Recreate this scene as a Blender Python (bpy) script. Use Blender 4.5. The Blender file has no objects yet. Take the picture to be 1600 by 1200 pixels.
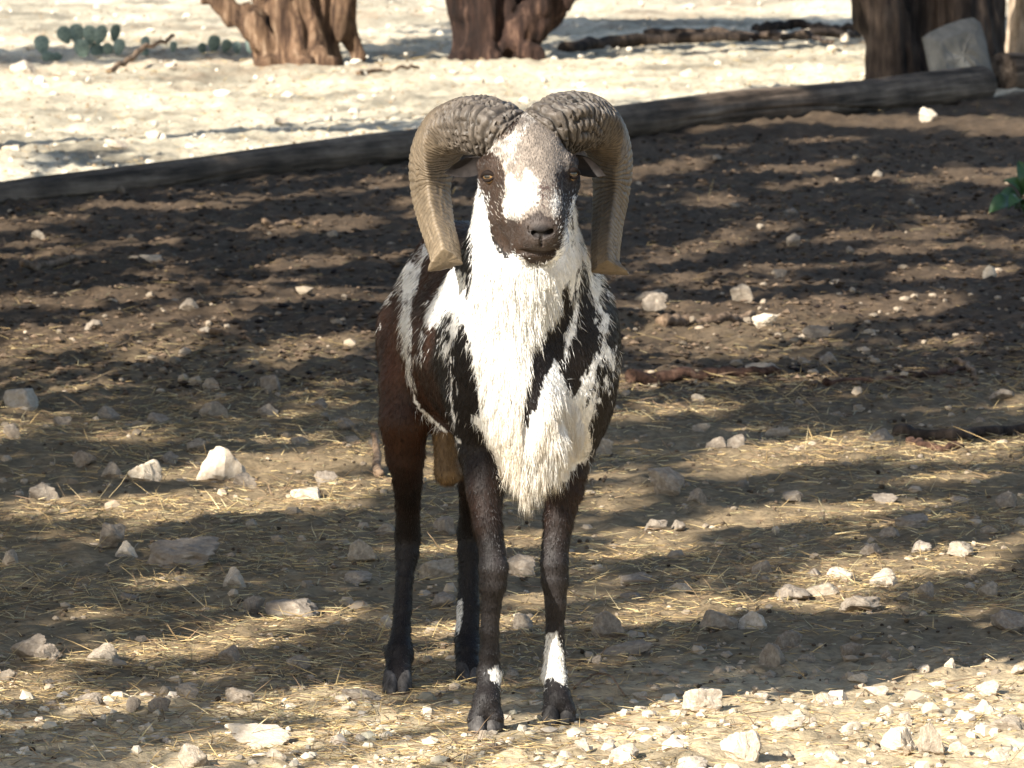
import bpy, math, random
import numpy as np
from mathutils import Vector, Matrix

rng = np.random.default_rng(7)
random.seed(7)
scene = bpy.context.scene
COL = scene.collection

# ------------------------------------------------------------------ camera, sky, sun, exposure
CAM_H, CAM_D, FPX = 1.83, 15.2, 13217.0
PITCH = math.atan(1050.0 / FPX)
cam_data = bpy.data.cameras.new('camera')
cam = bpy.data.objects.new('camera', cam_data)
COL.objects.link(cam)
cam.location = (0, -CAM_D, CAM_H)
cam.rotation_euler = (math.pi / 2 - PITCH, 0, 0)
cam_data.sensor_width = 36.0
cam_data.lens = 36.0 * FPX / 1600.0
cam_data.clip_start = 0.5
cam_data.clip_end = 2000.0
cam_data.dof.use_dof = True
cam_data.dof.focus_distance = 15.25
cam_data.dof.aperture_fstop = 30.0
scene.camera = cam

SUN_AZ = np.array([-0.6, -0.8])
SUN_EL = math.radians(29.0)
TAN_EL = math.tan(SUN_EL)
S_DIR = np.array([SUN_AZ[0] * math.cos(SUN_EL), SUN_AZ[1] * math.cos(SUN_EL), math.sin(SUN_EL)])
world = bpy.data.worlds.new('World')
scene.world = world
world.use_nodes = True
wn = world.node_tree.nodes
bg = wn['Background']
sky = wn.new('ShaderNodeTexSky')
sky.sky_type = 'NISHITA'
sky.sun_disc = False
sky.sun_elevation = SUN_EL
sky.sun_rotation = math.atan2(SUN_AZ[0], SUN_AZ[1])
world.node_tree.links.new(sky.outputs[0], bg.inputs[0])
bg.inputs[1].default_value = 0.08
sun_data = bpy.data.lights.new('sun', 'SUN')
sun_data.energy = 5.0
sun_data.angle = math.radians(0.53)
sun_data.color = (1.0, 0.95, 0.86)
sun = bpy.data.objects.new('sun', sun_data)
COL.objects.link(sun)
sun.rotation_euler = Vector(S_DIR).to_track_quat('Z', 'Y').to_euler()
sun.location = (-8, -14, 14)
vs = scene.view_settings
vs.view_transform = 'Standard'
vs.look = 'None'
vs.exposure = 1.42
vs.gamma = 1.0
vs.use_curve_mapping = False
scene.cycles.max_bounces = 6
scene.cycles.use_denoising = True

# ------------------------------------------------------------------ measuring helpers
CT, ST = math.cos(PITCH), math.sin(PITCH)

def W(px, py, Y):
    """world point seen at pixel (1600x1200) at world depth Y"""
    a = (px - 800.0) / FPX
    b = -(py - 600.0) / FPX
    dy = CT + b * ST
    dz = -ST + b * CT
    t = (Y + CAM_D) / dy
    return np.array([a * t, Y, CAM_H + dz * t])

def G(px, py):
    """point of the flat ground seen at a pixel"""
    a = (px - 800.0) / FPX
    b = -(py - 600.0) / FPX
    dy = CT + b * ST
    dz = -ST + b * CT
    t = -CAM_H / dz
    return np.array([a * t, -CAM_D + dy * t, 0.0])

def PROJ(P):
    """pixel coordinates of world points (n,3)"""
    x = P[:, 0]
    y = P[:, 1] + CAM_D
    z = P[:, 2] - CAM_H
    f = y * CT - z * ST
    u = y * ST + z * CT
    return 800 + FPX * x / f, 600 - FPX * u / f

def mpp(Y):
    return (Y + CAM_D) / FPX

# ------------------------------------------------------------------ noise
def _h(ix, iy, iz, seed):
    h = (ix.astype(np.uint32) * np.uint32(374761393) + iy.astype(np.uint32) * np.uint32(668265263)
         + iz.astype(np.uint32) * np.uint32(2147483647) + np.uint32((seed * 1274126177) & 0xffffffff))
    h = (h ^ (h >> np.uint32(13))) * np.uint32(1274126177)
    h = (h ^ (h >> np.uint32(15))) * np.uint32(2246822519)
    h = h ^ (h >> np.uint32(16))
    return h.astype(np.float64) / 4294967295.0

def noise(x, y, z=None, seed=0):
    """smooth value noise, -1..1"""
    x = np.asarray(x, float)
    y = np.asarray(y, float)
    z = np.zeros_like(x) if z is None else np.asarray(z, float)
    fx, fy, fz = np.floor(x), np.floor(y), np.floor(z)
    ix, iy, iz = fx.astype(np.int64), fy.astype(np.int64), fz.astype(np.int64)
    tx, ty, tz = x - fx, y - fy, z - fz
    tx = tx * tx * (3 - 2 * tx)
    ty = ty * ty * (3 - 2 * ty)
    tz = tz * tz * (3 - 2 * tz)
    def c(a, b, d):
        return _h((ix + a) & 0xffffffff, (iy + b) & 0xffffffff, (iz + d) & 0xffffffff, seed)
    r = 0
    for d in (0, 1):
        wz = tz if d else 1 - tz
        v = (c(0, 0, d) * (1 - tx) + c(1, 0, d) * tx) * (1 - ty) + (c(0, 1, d) * (1 - tx) + c(1, 1, d) * tx) * ty
        r = r + v * wz
    return r * 2 - 1

def fbm(x, y, z=None, oct=4, seed=0, gain=0.5):
    r, a, s = 0, 1.0, 0.0
    for i in range(oct):
        r = r + a * noise(x * 2 ** i, y * 2 ** i, None if z is None else z * 2 ** i, seed + i * 17)
        s += a
        a *= gain
    return r / s

def sstep(a, b, x):
    t = np.clip((x - a) / (b - a), 0, 1)
    return t * t * (3 - 2 * t)

# ------------------------------------------------------------------ mesh helpers
def mesh_np(name, V, F, mat=None, col=None, smooth=True):
    me = bpy.data.meshes.new(name)
    V = np.ascontiguousarray(V, dtype=np.float32)
    F = np.ascontiguousarray(F, dtype=np.int32)
    n, k = F.shape
    me.vertices.add(len(V))
    me.vertices.foreach_set('co', V.ravel())
    me.loops.add(n * k)
    me.loops.foreach_set('vertex_index', F.ravel())
    me.polygons.add(n)
    me.polygons.foreach_set('loop_start', np.arange(0, n * k, k, dtype=np.int32))
    me.polygons.foreach_set('use_smooth', np.full(n, smooth, dtype=bool))
    me.update(calc_edges=True)
    if col is not None:
        at = me.color_attributes.new('col', 'FLOAT_COLOR', 'POINT')
        c4 = np.ones((len(V), 4), np.float32)
        c4[:, :3] = col
        at.data.foreach_set('color', c4.ravel())
    if mat:
        me.materials.append(mat)
    return me

def obj(name, me, parent=None, label=None, cat=None, group=None, kind=None):
    o = bpy.data.objects.new(name, me)
    COL.objects.link(o)
    if parent is not None:
        o.parent = parent
        o.matrix_parent_inverse = Matrix.Translation(-parent.location)
    if label: o['label'] = label
    if cat: o['category'] = cat
    if group: o['group'] = group
    if kind: o['kind'] = kind
    return o

def empty(name, loc, label, cat, group=None):
    o = obj(name, None, None, label, cat, group)
    o.location = loc
    return o

def tube(pts, rad, seg=10, cap=True, shape=None):
    """swept tube; shape(i_t, ang) -> radius factor"""
    P = np.asarray(pts, float)
    n = len(P)
    R = np.broadcast_to(np.asarray(rad, float), (n,))
    T = np.gradient(P, axis=0)
    T /= np.linalg.norm(T, axis=1)[:, None] + 1e-12
    up = np.array([0, 0, 1.0]) if abs(T[0, 2]) < 0.9 else np.array([1.0, 0, 0])
    N = np.zeros((n, 3))
    v = np.cross(T[0], up)
    v /= np.linalg.norm(v)
    for i in range(n):
        v = v - T[i] * np.dot(v, T[i])
        v /= np.linalg.norm(v)
        N[i] = v
    B = np.cross(T, N)
    a = np.linspace(0, 2 * np.pi, seg, endpoint=False)
    tt = np.linspace(0, 1, n)
    f = np.ones((n, seg)) if shape is None else shape(tt[:, None] + 0 * a[None], a[None] + 0 * tt[:, None])
    V = P[:, None] + (R[:, None] * f)[..., None] * (np.cos(a)[None, :, None] * N[:, None] + np.sin(a)[None, :, None] * B[:, None])
    V = V.reshape(-1, 3)
    i = np.arange(n - 1)[:, None] * seg
    j = np.arange(seg)[None]
    j2 = (j + 1) % seg
    F = np.stack([i + j, i + j2, i + seg + j2, i + seg + j], -1).reshape(-1, 4)
    if cap:
        c0, c1 = len(V), len(V) + 1
        V = np.vstack([V, P[0], P[-1]])
        j = np.arange(seg)
        j2 = (j + 1) % seg
        F = np.vstack([F, np.stack([np.full(seg, c0), j2, j, j], -1)[:, [0, 1, 2, 2]],
                       np.stack([np.full(seg, c1), (n - 1) * seg + j, (n - 1) * seg + j2, (n - 1) * seg + j2], -1)])
    return V, F

def quads_to_tris(F):
    a = F[:, [0, 1, 2]]
    b = F[:, [0, 2, 3]]
    t = np.vstack([a, b])
    return t[(t[:, 0] != t[:, 1]) & (t[:, 1] != t[:, 2]) & (t[:, 0] != t[:, 2])]

def merge(parts):
    Vs, Fs, o = [], [], 0
    for V, F in parts:
        if F.shape[1] == 4:
            F = quads_to_tris(F)
        Vs.append(V)
        Fs.append(F + o)
        o += len(V)
    return np.vstack(Vs), np.vstack(Fs)

def catmull(P, n):
    P = np.asarray(P, float)
    Q = np.vstack([2 * P[0] - P[1], P, 2 * P[-1] - P[-2]])
    u = np.linspace(0, len(P) - 1 - 1e-9, n)
    i = u.astype(int)
    t = (u - i)[:, None]
    a, b, c, d = Q[i], Q[i + 1], Q[i + 2], Q[i + 3]
    return 0.5 * (2 * b + (c - a) * t + (2 * a - 5 * b + 4 * c - d) * t ** 2 + (3 * b - a - 3 * c + d) * t ** 3)

def vnormals(V, F):
    if F.shape[1] == 4:
        F = quads_to_tris(F)
    n = np.cross(V[F[:, 1]] - V[F[:, 0]], V[F[:, 2]] - V[F[:, 0]])
    N = np.zeros_like(V)
    for k in range(3):
        for ax in range(3):
            N[:, ax] += np.bincount(F[:, k], n[:, ax], len(V))
    return N / (np.linalg.norm(N, axis=1)[:, None] + 1e-12)

# ------------------------------------------------------------------ implicit bodies (smooth unions -> one continuous surface)
class Field:
    def __init__(self, lo, hi, h):
        self.lo, self.h = np.array(lo, float), h
        self.n = np.ceil((np.array(hi) - self.lo) / h).astype(int) + 1
        self.S = np.full(self.n, 9.0, np.float32)
    def _box(self, lo, hi):
        i0 = np.clip(np.floor((lo - self.lo) / self.h).astype(int), 0, self.n)
        i1 = np.clip(np.ceil((hi - self.lo) / self.h).astype(int) + 1, 0, self.n)
        sl = tuple(slice(a, b) for a, b in zip(i0, i1))
        ax = [(self.lo[k] + self.h * np.arange(i0[k], i1[k])).astype(np.float32) for k in range(3)]
        return sl, ax[0][:, None, None], ax[1][None, :, None], ax[2][None, None, :]
    def _put(self, sl, d, k, sub=False):
        s = self.S[sl]
        if sub:
            d = -d
            h = np.maximum(k - np.abs(s - d), 0) / k
            self.S[sl] = np.maximum(s, d) + h * h * k * 0.25
        else:
            h = np.maximum(k - np.abs(s - d), 0) / k
            self.S[sl] = np.minimum(s, d) - h * h * k * 0.25
    def cone(self, a, b, ra, rb, k=0.03, sub=False):
        a, b = np.asarray(a, float), np.asarray(b, float)
        m = max(ra, rb) + k + 4 * self.h
        sl, X, Y, Z = self._box(np.minimum(a, b) - m, np.maximum(a, b) + m)
        ba = b - a
        L = float(ba @ ba) + 1e-12
        t = np.clip(((X - a[0]) * ba[0] + (Y - a[1]) * ba[1] + (Z - a[2]) * ba[2]) / L, 0, 1)
        d = np.sqrt((X - a[0] - t * ba[0]) ** 2 + (Y - a[1] - t * ba[1]) ** 2 + (Z - a[2] - t * ba[2]) ** 2) - (ra + (rb - ra) * t)
        self._put(sl, d, k, sub)
    def chain(self, pts, k=0.02, kin=0.006):
        P = np.array([p for p, r in pts])
        m = max(r for p, r in pts) + k + 4 * self.h
        sl, X, Y, Z = self._box(P.min(0) - m, P.max(0) + m)
        D = None
        for (a, ra), (b, rb) in zip(pts[:-1], pts[1:]):
            ba = b - a
            L = float(ba @ ba) + 1e-12
            t = np.clip(((X - a[0]) * ba[0] + (Y - a[1]) * ba[1] + (Z - a[2]) * ba[2]) / L, 0, 1)
            ts = t * t * (3 - 2 * t) * 0.5 + t * 0.5
            d = np.sqrt((X - a[0] - t * ba[0]) ** 2 + (Y - a[1] - t * ba[1]) ** 2 + (Z - a[2] - t * ba[2]) ** 2) - (ra + (rb - ra) * ts)
            if D is None: D = d
            else:
                h = np.maximum(kin - np.abs(D - d), 0) / kin
                D = np.minimum(D, d) - h * h * kin * 0.25
        self._put(sl, D, k)
    def ell(self, c, r, yaw=0.0, k=0.05, sub=False, roll=0.0):
        c = np.asarray(c, float)
        m = max(r) + k + 4 * self.h
        sl, X, Y, Z = self._box(c - m, c + m)
        ca, sa = math.cos(yaw), math.sin(yaw)
        x, y, z = X - c[0], Y - c[1], Z - c[2]
        u = ca * x + sa * y
        v = -sa * x + ca * y
        w = z
        if roll:
            cr, sr = math.cos(roll), math.sin(roll)
            u, w = cr * u + sr * w, -sr * u + cr * w
        k0 = np.sqrt((u / r[0]) ** 2 + (v / r[1]) ** 2 + (w / r[2]) ** 2)
        k1 = np.sqrt((u / r[0] ** 2) ** 2 + (v / r[1] ** 2) ** 2 + (w / r[2] ** 2) ** 2) + 1e-6
        self._put(sl, k0 * (k0 - 1) / k1, k, sub)
    def mesh(self):
        S = self.S
        ins = S < 0
        nx, ny, nz = S.shape
        cnt = np.zeros((nx - 1, ny - 1, nz - 1), np.uint8)
        offs = [(i, j, k) for i in (0, 1) for j in (0, 1) for k in (0, 1)]
        for i, j, k in offs:
            cnt += ins[i:nx - 1 + i, j:ny - 1 + j, k:nz - 1 + k]
        act = np.argwhere((cnt > 0) & (cnt < 8))
        idx = np.full(cnt.shape, -1, np.int32)
        idx[act[:, 0], act[:, 1], act[:, 2]] = np.arange(len(act))
        val = np.stack([S[act[:, 0] + i, act[:, 1] + j, act[:, 2] + k] for i, j, k in offs], 1)
        O = np.array(offs, float)
        acc = np.zeros((len(act), 3))
        num = np.zeros(len(act))
        for a in range(8):
            for b in range(a + 1, 8):
                if np.abs(O[a] - O[b]).sum() != 1:
                    continue
                va, vb = val[:, a], val[:, b]
                cr = (va < 0) != (vb < 0)
                t = np.where(cr, va / np.where(cr, va - vb, 1), 0)
                acc += np.where(cr[:, None], O[a] + t[:, None] * (O[b] - O[a]), 0)
                num += cr
        V = self.lo + (act + acc / num[:, None]) * self.h
        F = []
        for ax in range(3):
            sh = [slice(None)] * 3
            s0 = list(sh); s0[ax] = slice(0, -1)
            s1 = list(sh); s1[ax] = slice(1, None)
            A, B = ins[tuple(s0)], ins[tuple(s1)]
            e = np.argwhere(A != B)
            u, v = (ax + 1) % 3, (ax + 2) % 3
            lim = np.array(cnt.shape)
            e = e[(e[:, u] > 0) & (e[:, v] > 0) & (e[:, u] < lim[u]) & (e[:, v] < lim[v])]
            q = []
            for du, dv in ((-1, -1), (0, -1), (0, 0), (-1, 0)):
                c = e.copy()
                c[:, u] += du
                c[:, v] += dv
                q.append(idx[c[:, 0], c[:, 1], c[:, 2]])
            q = np.stack(q, 1)
            flip = ~A[e[:, 0], e[:, 1], e[:, 2]]
            q[flip] = q[flip][:, ::-1]
            F.append(q)
        F = np.vstack(F)
        return V, F[(F >= 0).all(1)]

# ------------------------------------------------------------------ materials
def new_mat(name):
    m = bpy.data.materials.new(name)
    m.use_nodes = True
    nt = m.node_tree
    return m, nt, nt.nodes['Principled BSDF']

def N(nt, t, **kw):
    n = nt.nodes.new(t)
    for k, v in kw.items():
        setattr(n, k, v)
    return n

def noise_node(nt, scale, detail=4, rough=0.6, vec=None, stretch=None):
    tc = N(nt, 'ShaderNodeTexCoord')
    mp = N(nt, 'ShaderNodeMapping')
    nt.links.new(tc.outputs['Object'], mp.inputs[0])
    if stretch: mp.inputs['Scale'].default_value = stretch
    n = N(nt, 'ShaderNodeTexNoise')
    n.inputs['Scale'].default_value = scale
    n.inputs['Detail'].default_value = detail
    n.inputs['Roughness'].default_value = rough
    nt.links.new(mp.outputs[0], n.inputs['Vector'])
    return n

def ramp(nt, src, stops):
    r = N(nt, 'ShaderNodeValToRGB')
    el = r.color_ramp.elements
    while len(el) < len(stops): el.new(0.5)
    for e, (p, c) in zip(el, stops):
        e.position = p
        e.color = (*c, 1)
    nt.links.new(src, r.inputs[0])
    return r

def bump(nt, bsdf, src, strength, dist):
    b = N(nt, 'ShaderNodeBump')
    b.inputs['Strength'].default_value = strength
    b.inputs['Distance'].default_value = dist
    nt.links.new(src, b.inputs['Height'])
    nt.links.new(b.outputs[0], bsdf.inputs['Normal'])

def mul_color(nt, a, b, fac=1.0):
    m = N(nt, 'ShaderNodeMix', data_type='RGBA', blend_type='MULTIPLY')
    m.inputs[0].default_value = fac
    nt.links.new(a, m.inputs[6])
    nt.links.new(b, m.inputs[7])
    return m.outputs[2]

def col_mat(name, rough=0.6, spec=0.4, var=None, bmp=None):
    """colour from the vertex colour layer, broken up by noise"""
    m, nt, b = new_mat(name)
    a = N(nt, 'ShaderNodeVertexColor', layer_name='col')
    out = a.outputs[0]
    if var:
        n = noise_node(nt, var[0], 5, 0.65)
        r = ramp(nt, n.outputs[0], [(0.3, (var[1],) * 3), (0.7, (var[2],) * 3)])
        out = mul_color(nt, out, r.outputs[0])
    nt.links.new(out, b.inputs['Base Color'])
    b.inputs['Roughness'].default_value = rough
    b.inputs['Specular IOR Level'].default_value = spec
    if bmp:
        n2 = noise_node(nt, bmp[0], 6, 0.7)
        bump(nt, b, n2.outputs[0], bmp[1], bmp[2])
    return m

M_GROUND = col_mat('soil', 0.95, 0.1, (38.0, 0.55, 1.35), (70.0, 0.7, 0.012))
M_STRAW = col_mat('dry_straw', 0.55, 0.35)
M_GRAVEL = col_mat('limestone_gravel', 0.9, 0.15, (90.0, 0.8, 1.1))
M_COAT = col_mat('ram_skin', 0.5, 0.2, (160.0, 0.75, 1.2), (260.0, 0.35, 0.004))
M_HAIR = col_mat('ram_hair', 0.34, 0.45)
M_RUFF = col_mat('ram_long_hair', 0.5, 0.3)
M_HORN = col_mat('horn', 0.5, 0.4, (120.0, 0.7, 1.2), (220.0, 0.4, 0.004))

def stone_mat(name, c0, c1, c2):
    m, nt, b = new_mat(name)
    n = noise_node(nt, 3.2, 7, 0.7)
    oi = N(nt, 'ShaderNodeObjectInfo')
    r = ramp(nt, n.outputs[0], [(0.25, c0), (0.5, c1), (0.72, c2)])
    rr = ramp(nt, oi.outputs['Random'], [(0.0, (0.8, 0.77, 0.74)), (0.5, (0.95, 0.9, 0.85)), (1.0, (1.12, 1.08, 1.0))])
    nt.links.new(mul_color(nt, r.outputs[0], rr.outputs[0]), b.inputs['Base Color'])
    b.inputs['Roughness'].default_value = 0.92
    b.inputs['Specular IOR Level'].default_value = 0.15
    n2 = noise_node(nt, 9.0, 8, 0.75)
    bump(nt, b, n2.outputs[0], 0.7, 0.006)
    return m
M_STONE = stone_mat('limestone', (0.16, 0.13, 0.103), (0.285, 0.245, 0.20), (0.43, 0.385, 0.325))
M_PALE = stone_mat('pale_limestone', (0.34, 0.275, 0.205), (0.52, 0.455, 0.37), (0.70, 0.64, 0.55))

def wood_mat(name, c0, c1, c2, stretch, scale=14.0, bs=0.9):
    m, nt, b = new_mat(name)
    n = noise_node(nt, scale, 7, 0.7, stretch=stretch)
    r = ramp(nt, n.outputs[0], [(0.38, c0), (0.54, c1), (0.72, c2)])
    n3 = noise_node(nt, 5.0, 4, 0.6)
    r3 = ramp(nt, n3.outputs[0], [(0.35, (0.6, 0.58, 0.56)), (0.65, (1.15, 1.1, 1.05))])
    nt.links.new(mul_color(nt, r.outputs[0], r3.outputs[0]), b.inputs['Base Color'])
    b.inputs['Roughness'].default_value = 0.85
    b.inputs['Specular IOR Level'].default_value = 0.2
    bump(nt, b, n.outputs[0], bs, 0.03)
    return m
M_BARK = wood_mat('juniper_bark', (0.035, 0.02, 0.014), (0.16, 0.10, 0.062), (0.36, 0.27, 0.19), (1, 1, 0.10), 30.0)
M_DARKBARK = wood_mat('dark_bark', (0.02, 0.015, 0.012), (0.075, 0.055, 0.042), (0.17, 0.13, 0.1), (1, 1, 0.12))
M_REDBARK = wood_mat('dark_red_bark', (0.010, 0.006, 0.005), (0.036, 0.02, 0.015), (0.17, 0.105, 0.075), (1, 1, 0.10), 30.0)
M_PALEBARK = wood_mat('pale_bark', (0.2, 0.15, 0.1), (0.42, 0.34, 0.26), (0.55, 0.47, 0.38), (1, 1, 0.3))
M_LOG = wood_mat('weathered_log', (0.045, 0.032, 0.022), (0.19, 0.142, 0.104), (0.37, 0.29, 0.215), (0.06, 1, 1), 18.0)
M_TWIG = wood_mat('dead_twig', (0.12, 0.08, 0.05), (0.3, 0.21, 0.14), (0.45, 0.34, 0.24), (1, 1, 1), 40.0)
M_REDTWIG = wood_mat('red_brown_twig', (0.05, 0.028, 0.019), (0.12, 0.065, 0.044), (0.22, 0.14, 0.1), (1, 1, 1), 40.0)

def leaf_mat(name, c0, c1, rough=0.5):
    m, nt, b = new_mat(name)
    n = noise_node(nt, 3.0, 3, 0.6)
    r = ramp(nt, n.outputs[0], [(0.35, c0), (0.65, c1)])
    nt.links.new(r.outputs[0], b.inputs['Base Color'])
    b.inputs['Roughness'].default_value = rough
    return m
M_LEAF = leaf_mat('tree_leaf', (0.03, 0.05, 0.018), (0.07, 0.1, 0.035))
M_PLANT = leaf_mat('broad_leaf', (0.025, 0.06, 0.015), (0.06, 0.12, 0.03), 0.35)
M_CACTUS = leaf_mat('cactus_skin', (0.08, 0.12, 0.10), (0.2, 0.26, 0.215), 0.6)

def plain(name, c, rough=0.4, spec=0.5):
    m, nt, b = new_mat(name)
    b.inputs['Base Color'].default_value = (*c, 1)
    b.inputs['Roughness'].default_value = rough
    b.inputs['Specular IOR Level'].default_value = spec
    return m

# ------------------------------------------------------------------ ground
LOG_A, LOG_B = G(-70, 330), G(1533, 158)

def log_side(x, y):
    """signed distance beyond the pole lying across the yard"""
    d = LOG_B[:2] - LOG_A[:2]
    d = d / np.linalg.norm(d)
    return -(x - LOG_A[0]) * d[1] + (y - LOG_A[1]) * d[0]

HOOF = dict(fl=G(758, 1141), fr=G(874, 1127), rl=G(620, 1083), rr=G(731, 1068))

def gh(x, y):
    x = np.asarray(x, float)
    y = np.asarray(y, float)
    h = 0.022 * fbm(x * 0.9, y * 0.9, oct=3, seed=3)
    h = h + 0.010 * fbm(x * 6, y * 4.5, oct=3, seed=11, gain=0.6)
    cl = np.abs(noise(x * 17, y * 13, seed=21))
    rough = 1.25 + 0.9 * sstep(5, 10, y)
    h = h + (0.008 * cl + 0.005 * noise(x * 45, y * 30, seed=23) + 0.006 * np.abs(noise(x * 9, y * 7, seed=25))) * rough
    k = np.ones_like(x)
    for p in HOOF.values():
        d = np.hypot(x - p[0], y - p[1])
        k = np.minimum(k, sstep(0.05, 0.3, d))
    return h * k

def soil_color(x, y):
    n1 = fbm(x * 1.3, y * 0.8, oct=4, seed=31)
    n2 = fbm(x * 7, y * 5, oct=3, seed=37)
    sand = np.array([0.47, 0.37, 0.235])
    mid = np.array([0.225, 0.165, 0.096])
    dark = np.array([0.096, 0.067, 0.043])
    pale = np.array([0.55, 0.475, 0.345])
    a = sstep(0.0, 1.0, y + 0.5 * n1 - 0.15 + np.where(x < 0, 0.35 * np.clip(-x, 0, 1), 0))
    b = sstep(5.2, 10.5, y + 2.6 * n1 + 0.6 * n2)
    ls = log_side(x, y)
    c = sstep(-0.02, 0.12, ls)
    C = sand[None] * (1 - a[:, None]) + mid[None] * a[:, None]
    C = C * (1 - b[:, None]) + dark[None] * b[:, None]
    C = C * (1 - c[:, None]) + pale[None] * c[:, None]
    needles = sstep(0.1, 0.5, n2 + 0.5 * n1) * c
    far = sstep(3.0, 4.5, ls) * (1 - sstep(7.5, 9.0, ls))
    C = C * (1 - 0.5 * (needles * far)[:, None]) + np.array([0.27, 0.17, 0.10])[None] * (0.5 * needles * far)[:, None]
    n3 = noise(x * 24, y * 15, seed=39)
    blot = fbm(x * 2.6, y * 1.2, oct=3, seed=33) * c
    C = C * (1 + 0.34 * n2[:, None] + 0.25 * n3[:, None] * (1 - 0.5 * c[:, None]) + 0.7 * blot[:, None])
    return np.clip(C, 0.01, 0.9)

def build_ground():
    D = [-60, -40, -25, -15, -8, -2, 2, 5, 8, 10, 11.5, 12.5, 13.2, 13.8]
    d = 14.1
    while d < 66:
        D.append(d)
        d += 0.022 * (d / 15.0) ** 2
    while d < 900:
        D.append(d)
        d *= 1.09
    D = np.array(D)
    u = np.linspace(-1.7, 1.7, 300)
    out = 1.7 * 1.2 ** np.arange(1, 22)
    u = np.concatenate([-out[::-1], u, out])
    w = np.maximum(D, 9.0) * 800.0 / FPX
    X = u[None] * w[:, None]
    Y = np.repeat((D - CAM_D)[:, None], len(u), 1)
    Z = gh(X.ravel(), Y.ravel())
    V = np.stack([X.ravel(), Y.ravel(), Z], 1)
    n, m = len(D), len(u)
    i = (np.arange(n - 1) * m)[:, None]
    j = np.arange(m - 1)[None]
    F = np.stack([i + j, i + j + 1, i + m + j + 1, i + m + j], -1).reshape(-1, 4)
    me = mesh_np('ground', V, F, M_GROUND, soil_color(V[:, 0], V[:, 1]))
    o = obj('ground', me, kind='structure')
    return o
build_ground()

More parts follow.
